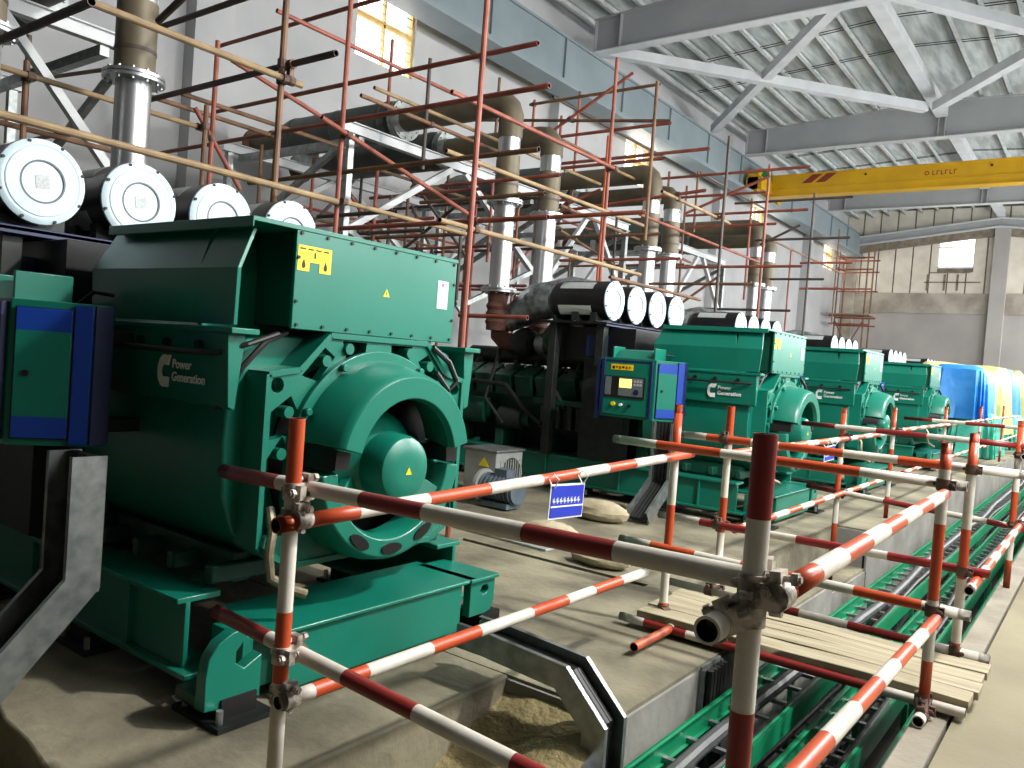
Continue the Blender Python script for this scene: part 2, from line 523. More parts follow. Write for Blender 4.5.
b.bx(XW, wx0-.02, YB+.08, YB+.2, 6.6, 11.6, 'joint'); b.bx(wx1+.02, XR, YB+.08, YB+.2, 6.6, 11.6, 'joint'); b.bx(wx0-.05, wx1+.05, YB+.08, YB+.2, 6.6, wz0, 'joint'); b.bx(wx0-.05, wx1+.05, YB+.08, YB+.2, wz1, 11.6, 'joint')
for xx in (-8.4, -7.6, -7.0):
    b.bx(xx, xx+.1, YB-.02, YB+.02, 6.75, 7.6, 'joint')
b.bx(-8.5, -5.9, YB-.02, YB+.02, 7.15, 7.22, 'joint'); b.bx(-8.3, -6.4, YB-.02, YB+.02, 7.65, 7.72, 'joint')
struct(b.build('wall_back'))
w = struct(bpy.data.objects.new('window_5', None)); COL.objects.link(w); w.location = ((wx0+wx1)/2, YB+.1, (wz0+wz1)/2)
b = MB(); hw, hh = (wx1-wx0)/2, (wz1-wz0)/2
for sg in (-1, 1):
    b.bx(sg*hw-.04, sg*hw+.04, -.05, .05, -hh, hh, 'whitesteel'); b.bx(-hw, hw, -.05, .05, sg*hh-.04, sg*hh+.04, 'whitesteel')
b.bx(-hw, hw, -.03, .03, .25, .31, 'frame_tan')
struct(b.build('window_frame', w))
b = MB(); b.bx(-hw, hw, -.005, .005, -hh, hh, 'glass'); struct(b.build('window_pane', w))
slab('trim_8', [(-5.42, -4.74, YB-.35, YB+.1, 0, 10.2)], 'backgrey')
slab('trim_9', [(XW, -11.9, YB-.35, YB+.1, 0, 8.5)], 'backbeam')
b = MB()
for (xa, xb) in ((XW, XC), (XC, XR)):
    zz = lambda x: 10.15-.115*abs(x-XC)
    b.beam((xa, YB-.2, zz(xa)), (xb, YB-.2, zz(xb)), .3, .45, 'greysteel'); b.beam((xa, YB-.12, zz(xa)-.42), (xb, YB-.12, zz(xb)-.42), .2, .42, 'joint')
    b.beam((xa, YB-.3, zz(xa)+.2), (xb, YB-.3, zz(xb)+.2), .4, .06, 'whitesteel'); b.beam((xa, YB-.3, zz(xa)-.22), (xb, YB-.3, zz(xb)-.22), .4, .06, 'whitesteel')
struct(b.build('trim_10'))

# ------------------------------------------------------------------ generator sets
def bolts(b, pts, r, axis, m):
    for p in pts:
        q = Vector(p)+Vector(axis)
        b.cyl(p, q, r, m, 6)

def make_generator():
    t = thing('generator_set', 'x', 'generator')
    # base frame
    b = MB()
    for sg in (-1, 1):
        y = sg*.79
        b.bx(-4.9, -.14, y-.1, y+.1, .395, .42, 'green'); b.bx(-4.9, -.06, y-.1, y+.1, .1, .125, 'green'); b.bx(-4.9, -.14, y+sg*.05-.012, y+sg*.05+.012, .12, .4, 'green')
        for x in (-.55, -1.5, -2.5, -3.5, -4.5):
            b.bx(x-.01, x+.01, min(y-sg*.0, y+sg*.09), max(y, y+sg*.09), .125, .395, 'green')
    for x in (-1.2, -2.4, -3.6, -4.8):
        b.bx(x-.1, x+.1, -.75, .75, .12, .39, 'green_dark')
    skid = b.build('base_frame', t, .004)
    b = MB()
    b.bx(-.06, .17, -.56, .56, .04, .30, 'green'); b.bx(-.26, .19, -.66, .66, .29, .31, 'green')
    b.bx(.02, .10, .56, .62, .06, .30, 'green_dark'); b.bx(.02, .1, -.7, -.56, .06, .30, 'green_dark')
    b.build('cross_beam', t, .006)
    # lifting lugs at both ends of the cross beam
    near = [(-.95, .07), (-.95, .20), (-.94, .27), (-.90, .325), (-.84, .355), (-.76, .365), (-.72, .355), (-.78, .32), (-.82, .275), (-.82, .23), (-.78, .20), (-.70, .24), (-.70, .06), (-.74, .09), (-.80, .09), (-.85, .06)]
    b = MB(); b.plate(near, [], 'x', .12, .18, 'green'); b.bx(-.1, .12, -.75, -.7, .08, .30, 'green'); b.bx(-.02, .12, -.95, -.72, .07, .12, 'green_dark'); b.build('lifting_lug', t, .004)
    far = [(.62, .10), (.62, .29), (.83, .29), (.83, .16), (.80, .11), (.76, .10)]
    b = MB(); b.plate(far, [oval(.74, .235, .035, .026, 12)], 'x', .13, .18, 'green'); b.bx(-.2, .2, .60, .84, .29, .31, 'green'); b.build('lifting_lug', t, .004)
    # mounting feet
    for sg in (-1, 1):
        for x in (.1, -.95, -2.0, -3.0, -4.0, -4.75):
            b = MB(); y = sg*.80
            b.bx(x-.17, x+.15, y-.13, y+.13, 0, .022, 'dark'); b.bx(x-.1, x+.09, y-.08, y+.08, .02, .1, 'rubber')
            for dx in (-.12, .11):
                b.cyl((x+dx, y-.1, .02), (x+dx, y-.1, .075), .014, 'steel', 8)
            b.build('mounting_foot', t)
    # alternator barrel
    b = MB()
    sec = [(-.52, 1.53), (-.66, 1.50), (-.72, 1.30), (-.735, 1.05), (-.72, .82), (-.66, .66), (-.55, .56), (-.40, .50), (.40, .50), (.55, .56), (.66, .66), (.72, .82), (.735, 1.05), (.72, 1.30), (.66, 1.50), (.52, 1.53)]
    b.prism(sec, 'x', -1.34, -.13, 'green')
    for x in (-.2, -.5, -.8, -1.1):
        b.bx(x-.03, x+.03, -.72, .72, .44, .52, 'green_dark')
    b.bx(-1.2, -.2, -.6, -.5, .42, .56, 'green_dark'); b.bx(-1.2, -.2, .5, .6, .42, .56, 'green_dark')
    b.build('alternator_body', t, .01)
    # vertical flange of the end bracket
    b = MB()
    outer = [(-.63, .62), (-.63, 1.36), (-.47, 1.385), (-.31, 1.545), (.33, 1.545), (.47, 1.40), (.63, 1.36), (.63, .62), (.45, .52), (-.45, .52)]
    holes = [oval(0, .97, .455, .455, 40), oval(-.575, 1.315, .034, .034, 12), oval(.575, 1.315, .034, .034, 12),
             [(-.45, 1.36), (-.33, 1.49), (-.27, 1.45), (-.36, 1.335)], [(.46, 1.36), (.35, 1.49), (.28, 1.45), (.36, 1.335)],
             [(-.23, 1.525), (-.08, 1.525), (-.09, 1.44), (-.2, 1.435)], [(.23, 1.525), (.08, 1.525), (.09, 1.44), (.2, 1.435)],
             [(-.605, .66), (-.605, 1.0), (-.53, 1.10), (-.48, .97), (-.49, .80), (-.46, .66)], [(.605, .66), (.605, 1.0), (.53, 1.10), (.48, .97), (.49, .80), (.46, .66)],
             [(-.6, 1.08), (-.6, 1.20), (-.50, 1.27), (-.44, 1.17), (-.48, 1.10)], [(.6, 1.08), (.6, 1.20), (.50, 1.27), (.44, 1.17), (.48, 1.10)]]
    b.plate(outer, holes, 'x', -.05, 0, 'green')
    rim = outer+[outer[0]]
    for (y0, z0), (y1, z1) in zip(rim, rim[1:]):
        b.beam((-.06, y0, z0), (-.06, y1, z1), .025, .15, 'green', (1, 0, 0))
    for y, z in ((-.33, 1.43), (-.2, 1.49), (.2, 1.49), (.35, 1.43), (-.545, 1.02), (-.52, 1.2), (.55, 1.02)):
        b.cyl((-.05, y, z), (.02, y, z), .026, 'green', 12)
    b.build('end_bracket', t, .005)
    b = MB()
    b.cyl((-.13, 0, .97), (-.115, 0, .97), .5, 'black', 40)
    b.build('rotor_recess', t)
    # fan cover: upper arch, dark slots, lower ring
    b = MB()
    b.revolve([(-.02, .475), (.05, .475), (.08, .47), (.225, .435), (.255, .42), (.262, .41), (.262, .315), (.225, .305), (.0, .38)], 13, 167, (0, 0, .97), 'green', 44)
    b.revolve([(0, .47), (.03, .47), (.03, .52), (0, .52)], 8, 172, (0, 0, .97), 'green', 40)
    for a in (60, 120, 28, 152):
        t_ = math.radians(a)
        b.cyl((.0, .5*K(t_), .97+.5*S(t_)), (.06, .5*K(t_), .97+.5*S(t_)), .018, 'green', 10)
    up = b.build('fan_cover', t, .004)
    b = MB()
    b.prism([(-.13, 1.375), (-.06, 1.40), (-.10, 1.345)], 'x', .18, .225, 'black')
    b.build('vent_slot', up)
    b = MB()
    for a0, a1 in ((-1, 12), (168, 181)):
        b = MB(); b.revolve([(.0, .45), (.20, .40), (.20, .32), (.0, .33)], a0, a1, (0, 0, .97), 'black', 6); b.build('air_slot', t)
    b = MB()
    b.revolve([(-.02, .475), (.08, .47), (.155, .455), (.175, .44), (.175, .36), (.12, .34), (.0, .35)], 184, 356, (0, 0, .97), 'green', 34)
    for a in (214, 326):
        t_ = math.radians(a); d = Vector((0, K(t_), S(t_)))
        b.beam(Vector((.05, 0, .97))+d*.18, Vector((.13, 0, .97))+d*.36, .13, .05, 'green', (1, 0, 0))
    low = b.build('lower_fan_ring', t, .005)
    b = MB()
    for a in (239, 270, 301):
        t_ = math.radians(a)
        pts = oval(.402*K(t_), .97+.402*S(t_), .066, .026, 18, t_+PI/2)
        b = MB(); b.prism(pts, 'x', .165, .182, 'black'); b.build('ring_opening', low)
    # bearing hub
    b = MB()
    b.revolve([(-.1, 0), (-.1, .27), (.03, .255), (.09, .185), (.11, .168), (.215, .160), (.24, .148), (.256, .12), (.262, .06), (.262, 0)], 0, 360, (0, -.01, .95), 'green', 40, closed=False)
    hub = b.build('bearing_hub', t)
    b = MB()
    b.prism([(-.03, .93), (.01, .93), (-.01, .965)], 'x', .262, .2645, 'yellow')
    st = b.build('warning_sticker', hub); st['label'] = 'small yellow warning triangle'
    # upper housing
    b = MB()
    x0, x1 = -1.24, -.30
    k_ = b.mi('green')
    def ring(z, ix, iy):
        return [b.bm.verts.new(p) for p in ((x0-ix, -iy, z), (x1+ix, -iy, z), (x1+ix, min(iy, .53), z), (x0-ix, min(iy, .53), z))]
    R = [ring(1.53, .02, .79), ring(1.555, .0, .775), ring(1.79, .0, .785), ring(1.965, -.05, .70), ring(1.985, -.05, .70)]
    b.face(R[0][::-1], k_); b.face(R[-1], k_)
    for A, B in zip(R, R[1:]):
        for i in range(4):
            b.face([A[i], A[(i+1) % 4], B[(i+1) % 4], B[i]], k_)
    for za, ya, xa, zb, yb, xb_ in ((1.555, .775, -.05, 1.79, .785, -.03), (1.79, .785, -.03, 1.965, .70, -.06)):
        b.hexa([(-.31, -ya, za), (xa, -ya, za), (xa, -ya+.02, za), (-.31, -ya+.02, za), (-.31, -yb, zb), (xb_, -yb, zb), (xb_, -yb+.02, zb), (-.31, -yb+.02, zb)], 'green')
    b.build('upper_housing', t, .003, sharp=12)
    b = MB()
    b.bx(-1.17, .004, -.75, .53, 1.985, 2.006, 'green'); b.bx(-1.17, .004, -.75, -.742, 1.96, 1.99, 'green')
    b.build('housing_lid', t, .003)
    # terminal box with bolted front plate
    b = MB()
    b.bx(-.31, -.02, -.50, .50, 1.57, 1.985, 'green_dark'); b.bx(-.02, 0, -.525, .525, 1.56, 1.995, 'green')
    tb = b.build('terminal_box', t, .004)
    b = MB()
    P = [(0, -.5+i*1.0/7, z) for i in range(8) for z in (1.975, 1.58)]+[(0, s_, z) for s_ in (-.51, .51) for z in (1.68, 1.87)]
    for p_ in P:
        b = MB(); bolts(b, [p_], .008, (.007, 0, 0), 'ink'); b.build('cover_bolt', tb)
    b = MB()
    b.bx(0, .002, -.515, -.33, 1.855, 1.925, 'yellow'); b.bx(0, .002, -.515, -.45, 1.815, 1.855, 'yellow'); b.bx(0, .002, -.395, -.33, 1.815, 1.855, 'yellow')
    s_ = b.build('warning_sign', tb); s_['label'] = 'yellow two-legged hazard sign'
    b = MB()
    for y in (-.482, -.362):
        b.prism(oval(y, 1.838, .010, .012, 10), 'x', .002, .003, 'ink'); b.prism([(y-.009, 1.845), (y+.009, 1.845), (y, 1.868)], 'x', .002, .003, 'ink')
    b.bx(.002, .003, -.427, -.418, 1.875, 1.90, 'ink')
    for q in range(4):
        b.bx(.002, .003, -.505+q*.043, -.475+q*.043, 1.908, 1.914, 'ink')
    # (marks belong to the sign)
    mk = b.build('sign_marks', tb)
    b = MB(); b.bx(0, .002, .385, .465, 1.735, 1.88, 'paper'); b.bx(.002, .003, .415, .428, 1.85, 1.866, 'redink')
    for q in range(7):
        b.bx(.002, .003, .397, .45-.006*(q % 3), 1.752+q*.013, 1.757+q*.013, 'grey_label')
    p_ = b.build('data_plate', tb); p_['label'] = 'white printed data plate'
    b = MB(); b.prism([(.0, 1.755), (.045, 1.755), (.0225, 1.793)], 'x', 0, .002, 'yellow'); b.bx(.002, .003, .02, .025, 1.763, 1.78, 'ink')
    p_ = b.build('warning_sticker', tb)
    # logo panel, hung below the ledge on both sides
    for sg in (-1, 1):
        b = MB()
        y = sg*.765
        pts = [(y, 1.53), (y+sg*.025, 1.52), (y+sg*.005, 1.215), (y-sg*.03, 1.20), (y-sg*.06, 1.53)]
        b.prism(pts, 'x', -1.16, -.06, 'green'); b.bx(-1.34, -.02, min(y-sg*.1, y+sg*.035), max(y-sg*.1, y+sg*.035), 1.52, 1.545, 'green')
        pn = b.build('side_panel', t, .004)
        b = MB()
        for x in (-.95, -.72, -.5, -.25):
            b = MB(); b.cyl((x, y+sg*.02, 1.465), (x, y+sg*.045, 1.465), .018, 'ink', 8); b.build('panel_knob', pn)
        if sg < 0:
            lg = MB()
            yy = y-.0205
            C_ = [(a, math.radians(a)) for a in range(60, 301, 15)]
            cx, cz = -.53, 1.335
            outer_ = [(cx+.056*K(r_)*.9, cz+.072*S(r_)) for a, r_ in C_]
            inner_ = [(cx+.028*K(r_)*.9, cz+.032*S(r_)) for a, r_ in C_[::-1]]
            lg.prism(outer_+inner_, 'y', yy-.002, yy+.006, 'white')
            lg.prism([(cx+.0, cz+.026), (cx+.03, cz+.026), (cx+.05, cz+.072), (cx+.027, cz+.072)], 'y', yy-.002, yy+.006, 'white')
            lg.prism([(cx+.0, cz-.026), (cx+.036, cz-.026), (cx+.036, cz-.071), (cx+.01, cz-.071)], 'y', yy-.002, yy+.006, 'white')
            o_ = lg.build('maker_emblem', pn)
            text_mesh('Power\nGeneration', .056, 'white', 'panel_lettering', pn, (-.468, yy+.001, 1.352), (PI/2, 0, 0), .001, True)
    # black cables along the panel down into the bracket
    b = MB(); b.path([(-1.15, -.83, 1.425), (-.8, -.835, 1.432), (-.3, -.83, 1.43), (-.12, -.80, 1.435), (-.05, -.70, 1.48), (-.05, -.55, 1.535)], .012, 'cable', 8); b.build('power_cable', t)
    b = MB(); b.path([(-.14, -.76, 1.20), (-.10, -.74, 1.28), (-.08, -.70, 1.38), (-.06, -.60, 1.50), (-.06, -.5, 1.545)], .014, 'cable', 8); b.build('power_cable', t)
    b = MB(); b.path([(-1.4, -.78, 1.6), (-1.2, -.85, 1.62), (-1.05, -.86, 1.67), (-.98, -.8, 1.66)], .01, 'cable', 8); b.build('power_cable', t)
    b = MB(); b.path([(.02, .36, 1.53), (.04, .47, 1.46), (.06, .52, 1.36), (.05, .47, 1.31), (.02, .40, 1.40)], .016, 'cable', 8); b.build('power_cable', t)
    b = MB()
    b.path([(-.02, -.56, .78), (.04, -.58, .70), (.05, -.60, .60), (.06, -.59, .50), (.12, -.52, .45), (.15, -.47, .43)], .022, 'strap', 10)
    b.build('earth_strap', t)
    # engine
    b = MB()
    b.bx(-4.3, -1.45, -.42, .42, .75, 1.25, 'green_dark'); b.bx(-4.2, -1.55, -.34, .34, .42, .76, 'dark')
    b.bx(-1.46, -1.32, -.6, .6, .45, 1.4, 'green_dark')
    b.bx(-4.5, -4.25, -.5, .5, .5, 1.5, 'green_dark')
    for sg in (-1, 1):
        for x in (-1.9, -2.6, -3.3, -4.0):
            b.bx(x-.06, x+.06, min(sg*.42, sg*.78), max(sg*.42, sg*.78), .42, .62, 'green_dark')
    eng = b.build('engine_block', t, .01)
    for sg in (-1, 1):
        for i in range(8):
            x = -1.75-i*.32
            b = MB()
            b.hexa([(x-.13, sg*.38, 1.22), (x+.13, sg*.38, 1.22), (x+.13, sg*.66, 1.05), (x-.13, sg*.66, 1.05), (x-.13, sg*.46, 1.44), (x+.13, sg*.46, 1.44), (x+.13, sg*.74, 1.30), (x-.13, sg*.74, 1.30)], 'green_dark')
            b.cyl((x-.08, sg*.6, 1.375), (x-.08, sg*.61, 1.40), .014, 'dark', 6); b.cyl((x+.08, sg*.6, 1.375), (x+.08, sg*.61, 1.40), .014, 'dark', 6)
            b.build('rocker_cover', t, .012)
        b = MB()
        b.path([(-1.6, sg*.30, 1.55), (-2.4, sg*.30, 1.56), (-4.2, sg*.30, 1.55)], .11, 'dark', 14)
        for i in range(8):
            x = -1.75-i*.32
            b.path([(x, sg*.30, 1.52), (x, sg*.42, 1.47), (x, sg*.46, 1.36)], .05, 'dark', 8)
        b.build('manifold', t)
        b = MB()
        for i in range(6):
            x = -1.75-i*.17
            b.cyl((x, sg*.80, .72), (x, sg*.80, .98), .065, 'black' if i % 2 else 'dark', 12); b.cyl((x, sg*.80, .98), (x, sg*.80, 1.01), .05, 'dark', 10)
        b.bx(-2.75, -1.65, min(sg*.6, sg*.86), max(sg*.6, sg*.86), 1.0, 1.06, 'green_dark')
        b.build('filter_bank', t)
        b = MB()
        b.cyl((-3.3, sg*.72, .78), (-2.95, sg*.72, .78), .14, 'dark', 16); b.cyl((-2.95, sg*.72, .78), (-2.85, sg*.72, .78), .09, 'green_dark', 14)
        b.cyl((-4.2, sg*.62, .82), (-3.6, sg*.62, .82), .17, 'green_dark', 16)
        b.build('starter_motor', t)
        b = MB()
        b.path([(-4.0, sg*.75, .9), (-3.7, sg*.85, 1.2), (-3.2, sg*.84, 1.18), (-2.9, sg*.82, .9), (-2.6, sg*.86, .75)], .03, 'rubber', 8)
        b.build('coolant_hose', t); b = MB()
        b.path([(-2.9, sg*.5, 1.6), (-2.6, sg*.74, 1.5), (-2.5, sg*.82, 1.2), (-2.3, sg*.84, .95)], .028, 'rubber', 8)
        b.build('coolant_hose', t); b = MB()
        b.path([(-3.6, sg*.5, 1.62), (-3.4, sg*.8, 1.45), (-3.5, sg*.86, 1.0), (-3.2, sg*.84, .7)], .025, 'rubber', 8)
        b.build('coolant_hose', t)
        # turbo and exhaust collar
        b = MB()
        b.revolve([(-.16, .05), (-.12, .16), (-.04, .2), (.04, .2), (.12, .16), (.16, .08)], 0, 360, (-3.25, sg*.42, 1.72), 'dark', 20, closed=False)
        b.revolve([(-.1, .04), (-.08, .13), (.06, .15), (.12, .09)], 0, 360, (-2.95, sg*.42, 1.72), 'galv', 18, closed=False)
        b.path([(-3.3, sg*.44, 1.72), (-3.55, sg*.46, 1.72), (-3.65, sg*.46, 1.80), (-3.65, sg*.46, 1.90)], .12, 'rust', 14)
        b.build('turbocharger', t)
        b = MB()
        b.path([(-2.9, sg*.42, 1.75), (-2.7, sg*.45, 1.95), (-2.62, sg*.5, 2.12), (-2.5, sg*.5, 2.24)], .13, 'green_dark', 14)
        b.build('intake_duct', t)
    # air cleaners on their shelf
    b = MB()
    b.bx(-2.6, -1.70, -1.06, 1.06, 1.965, 1.99, 'black'); b.bx(-1.72, -1.70, -1.06, 1.06, 1.95, 1.995, 'navy')
    for y in (-.95, .95):
        b.bx(-2.5, -2.4, y-.05, y+.05, .42, 1.97, 'dark'); b.bx(-1.86, -1.76, y-.05, y+.05, 1.5, 1.97, 'dark')
    b.bx(-2.5, -1.45, -.82, .82, 1.55, 1.94, 'black'); b.bx(-2.0, -1.8, -.96, -.80, 1.6, 1.85, 'navy'); b.bx(-2.05, -1.5, -.9, -.72, .42, 1.6, 'dark')
    b.build('cleaner_shelf', t, .004)
    for y in (-.83, -.295, .24, .775):
        b = MB()
        cz = 2.245
        b.revolve([(-.80, 0), (-.80, .16), (-.74, .205), (-.70, .222), (-.04, .222), (-.02, .226), (0, .226), (.0, .2)], 0, 360, (-1.76, y, cz), 'black', 36, closed=False)
        b.bx(-2.2, -2.12, y-.18, y+.18, 2.0, 2.1, 'dark'); b.bx(-1.95, -1.87, y-.18, y+.18, 2.0, 2.1, 'dark')
        ac = b.build('air_cleaner', t)
        b = MB()
        b.revolve([(0, .222), (.012, .222), (.022, .205), (.024, .195), (.020, .185), (.026, .178), (.028, .112), (.022, .104), (.022, .0)], 0, 360, (-1.76, y, cz), 'cap', 40, closed=False)
        for a in range(0, 360, 45):
            r_ = math.radians(a+20); b.cyl((-1.765, y+.212*K(r_), cz+.212*S(r_)), (-1.735, y+.212*K(r_), cz+.212*S(r_)), .009, 'ink', 6)
        b.revolve([(.0275, .114), (.029, .114), (.029, .104), (.0235, .104)], 0, 360, (-1.76, y, cz), 'capgroove', 36)
        e = b.build('end_cap', ac); e['label'] = 'round white end cap'
        b = MB(); r_ = .15
        c0, s0 = K(r_), S(r_)
        q = [(-.035, -.035), (.035, -.035), (.035, .035), (-.035, .035)]
        b.prism([(y+u*c0-v*s0, cz+u*s0+v*c0) for u, v in q], 'x', -1.738, -1.7355, 'grey_label'); b.build('service_label', ac)
        b = MB()
        b.revolve([(-.62, .2235), (-.62, .2225), (-.18, .2225), (-.18, .2235)], 200, 232, (-1.76, y, cz), 'paper', 8)
        b.revolve([(-.62, .2235), (-.62, .2225), (-.18, .2225), (-.18, .2235)], 118, 148, (-1.76, y, cz), 'grey_label', 8)
        b.build('side_label', ac)
    # control cabinet on the near side: a screen face and a door wing turned towards the walkway
    cb = MB()
    cb.prism([(-1.52, 0), (-.88, 0), (-.70, .26), (-.70, .34), (-1.52, .34)], 'z', .98, 1.60, 'green')
    cb.hexa([(-1.40, .03, 1.60), (-.92, .03, 1.60), (-.92, .26, 1.60), (-1.40, .26, 1.60), (-1.36, .14, 1.69), (-.96, .14, 1.69), (-.92, .26, 1.70), (-1.40, .26, 1.70)], 'green')
    for x in (-1.4, -.92):
        cb.bx(x-.01, x+.01, .02, .26, 1.59, 1.72, 'green')
    for x in (-1.35, -.85):
        cb.bx(x-.05, x+.05, .34, .62, 1.03, 1.09, 'dark'); cb.bx(x-.05, x+.05, .34, .62, 1.43, 1.49, 'dark')
    cb.bx(-.702, -.69, .262, .345, .985, 1.595, 'navy'); cb.bx(-1.56, -1.515, -.02, .3, .95, 1.58, 'navy')
    cb = cb.build('control_cabinet', t, .004)
    cb.location = (0, -1.40, 0)
    b = MB(); b.bx(-1.46, -.93, -.02, 0, 1.01, 1.575, 'green'); b.bx(-1.50, -1.46, -.03, 0, 1.0, 1.585, 'navy'); b.bx(-.93, -.905, -.03, 0, 1.0, 1.585, 'navy')
    b.bx(-1.46, -.93, -.022, 0, 1.555, 1.58, 'navy'); b.build('panel_door', cb, .003)
    b = MB(); b.bx(-1.45, -.98, -.03, -.02, 1.19, 1.41, 'ink'); b.bx(-1.44, -1.37, -.033, -.03, 1.21, 1.40, 'meter'); b.bx(-1.28, -1.0, -.033, -.03, 1.21, 1.40, 'meter')
    for i in range(3):
        for j in range(2):
            b.bx(-1.105+i*.034, -1.08+i*.034, -.036, -.033, 1.32+j*.035, 1.345+j*.035, 'grey_label')
    b.cyl((-1.07, -.033, 1.255), (-1.07, -.038, 1.255), .03, 'navy', 14); b.build('meter_panel', cb)
    b = MB(); b.bx(-1.27, -1.13, -.037, -.033, 1.295, 1.385, 'screen'); s_ = b.build('lit_display', cb); s_['label'] = 'glowing yellow display'
    b = MB(); b.bx(-1.39, -1.13, -.024, -.02, 1.475, 1.535, 'yellow')
    for q in range(6):
        b.bx(-1.37+q*.038, -1.345+q*.038, -.026, -.024, 1.485+.01*(q % 2), 1.515, 'ink' if q % 3 == 0 else 'band_red')
    b.build('yellow_notice', cb)
    for x, z, r_, m_ in ((-1.33, 1.12, .022, 'yellow'), (-1.24, 1.115, .016, 'white'), (-1.14, 1.11, .016, 'ink')):
        b = MB(); b.cyl((x, -.02, z), (x, -.045, z), r_, m_, 14); b.build('push_button', cb)
    b = MB(); b.bx(.025, .235, -.02, 0, 1.105, 1.47, 'green'); b.bx(.025, .235, -.02, 0, 1.47, 1.565, 'blue'); b.bx(.025, .235, -.02, 0, 1.015, 1.105, 'blue')
    b.bx(.245, .316, -.022, 0, .99, 1.59, 'blue'); b.bx(.02, .24, -.016, -.002, 1.01, 1.57, 'navy'); b.cyl((.07, -.02, 1.29), (.07, -.032, 1.29), .014, 'ink', 10)
    s_ = b.build('side_door', cb, .002); s_['label'] = 'green door with blue bands top and bottom'
    s_.location = (-.88, 0, 0); s_.rotation_euler = (0, 0, math.atan2(.26, .18))
    return t

gens = []
proto = make_generator()
GEN_Y = [2.73, 8.82, 12.67, 17.77, 22.9, 28.0]
GEN_L = ['big green generator set closest to the camera, fan cover beside the striped barrier post',
         'green generator set with lit yellow control display, second in the row behind the blue sign',
         'green generator set third in the row, just beyond the one with the lit display',
         'green generator set fourth in the row, four white filter caps just above its roof',
         'green generator set fifth in the row, almost wholly wrapped under the blue tarpaulin',
         'green generator set sixth in the row, hidden under yellow film beyond the blue tarpaulin']
for y, l in zip(GEN_Y, GEN_L):
    o = proto if not gens else copy_tree(proto)
    o.location = (-2.85, y, 0)
    tag(o, l, 'generator', 'generator sets in a row')
    gens.append(o)
    for ch in o.children:
        if ch.name.startswith('control_cabinet'):
            ch.location.y = -1.28 if len(gens) == 1 else -1.40

# ------------------------------------------------------------------ tube railings
R_T = .0242
def banded(name, p, q, cuts, cols, parent, r=R_T, open_end=True):
    """tube from p to q painted in bands; cuts are distances from p"""
    p = Vector(p); q = Vector(q); L = (q-p).length; d = (q-p)/L
    ds = [0]+[c for c in cuts if 0 < c < L]+[L]
    b = MB()
    for i in range(len(ds)-1):
        b.cyl(p+d*ds[i], p+d*ds[i+1], r+(.0004 if i % 2 else 0), cols[i % len(cols)], 18, caps=False)
    for e, s_ in ((p, 1), (q, -1)):
        b.pipe(e, e+d*s_*.05, r, .004, cols[0] if s_ > 0 else cols[(len(ds)-2) % len(cols)], 18, 'ink')
    b.cyl(p+d*.045, p+d*.05, r-.004, 'ink', 18); b.cyl(q-d*.05, q-d*.045, r-.004, 'ink', 18)
    return b.build(name, parent)
def steps(pitch, first, L):
    out = []; x = first
    while x < L:
        out.append(x); x += pitch*random.uniform(.92, 1.08)
    return out
RW = ['band_red', 'band_white']; WR = ['band_white', 'band_red']
DW = ['band_darkred', 'band_white']; WD = ['band_white', 'band_darkred']
def bar(name, p, q, parent, cols=RW, pitch=.3, first=.2):
    return banded(name, p, q, steps(pitch, first, (Vector(q)-Vector(p)).length), cols, parent)

def coupler(parent, p, d1, q, d2, m='coupler'):
    """right-angle scaffold clamp between a tube through p along d1 and a tube through q along d2"""
    p = Vector(p); q = Vector(q); d1 = Vector(d1).normalized(); d2 = Vector(d2).normalized()
    b = MB()
    n = (q-p)
    n = n.normalized() if n.length > 1e-4 else d1.cross(d2).normalized()
    b.cyl(p-d1*.026, p+d1*.026, .0305, m, 16); b.cyl(q-d2*.026, q+d2*.026, .0305, m, 16)
    b.beam(p+n*.01, q-n*.01, .05, .05, m, d1)
    for c, d, o in ((p, d1, d2), (q, d2, d1)):
        e = c+o*.036
        b.beam(e-d*.022, e+d*.022, .03, .022, m, n)
        b.cyl(e+n*-.04, e+n*.045, .0075, m, 8); b.cyl(e+n*.026, e+n*.04, .0135, m, 6); b.cyl(e-n*.034, e-n*.024, .0135, m, 6)
        b.cyl(c-o*.034-n*.012, c-o*.034+n*.012, .009, m, 8)
    return b.build('coupler', parent)

X_, Y_, Z_ = (1, 0, 0), (0, 1, 0), (0, 0, 1)
# barrier round the first machine
bar1 = thing('guard_rail', 'red and white tube barrier whose orange-topped post stands before the closest generator', 'railing', (-2.0, 1.6, 0), 'red and white tube barriers')
def W(t, p):
    return tuple(Vector(p)-Vector(t.location))
banded('post', W(bar1, (-2, 1.595, -.32)), W(bar1, (-2, 1.595, 1.27)), [.77, .99, 1.35], WR, bar1)
o = bpy.data.objects[-1] if False else None
banded('rail', W(bar1, (-2.44, 1.645, 1.04)), W(bar1, (-.50, 1.645, 1.085)), [.31, .70, .95, 1.29, 1.55], DW, bar1)
banded('rail', W(bar1, (-2.43, 1.645, .55)), W(bar1, (-.66, 1.645, .47)), [.30, .67, .96, 1.30, 1.6], DW, bar1)
banded('rail', W(bar1, (-1.948, 1.50, .957)), W(bar1, (-1.985, 4.50, 1.02)), [.32, .66, 1.02, 1.39, 1.69, 1.97, 2.26, 2.61], RW, bar1)
banded('rail', W(bar1, (-1.948, 1.55, .41)), W(bar1, (-1.948, 3.95, .41)), [.13, .36, .68, .96, 1.32, 1.6, 1.84, 2.11], WR, bar1)
coupler(bar1, W(bar1, (-2, 1.595, 1.045)), Z_, W(bar1, (-2, 1.645, 1.045)), X_, 'coupler_pale')
coupler(bar1, W(bar1, (-2, 1.595, .965)), Z_, W(bar1, (-1.95, 1.595, .965)), Y_, 'coupler_pale')
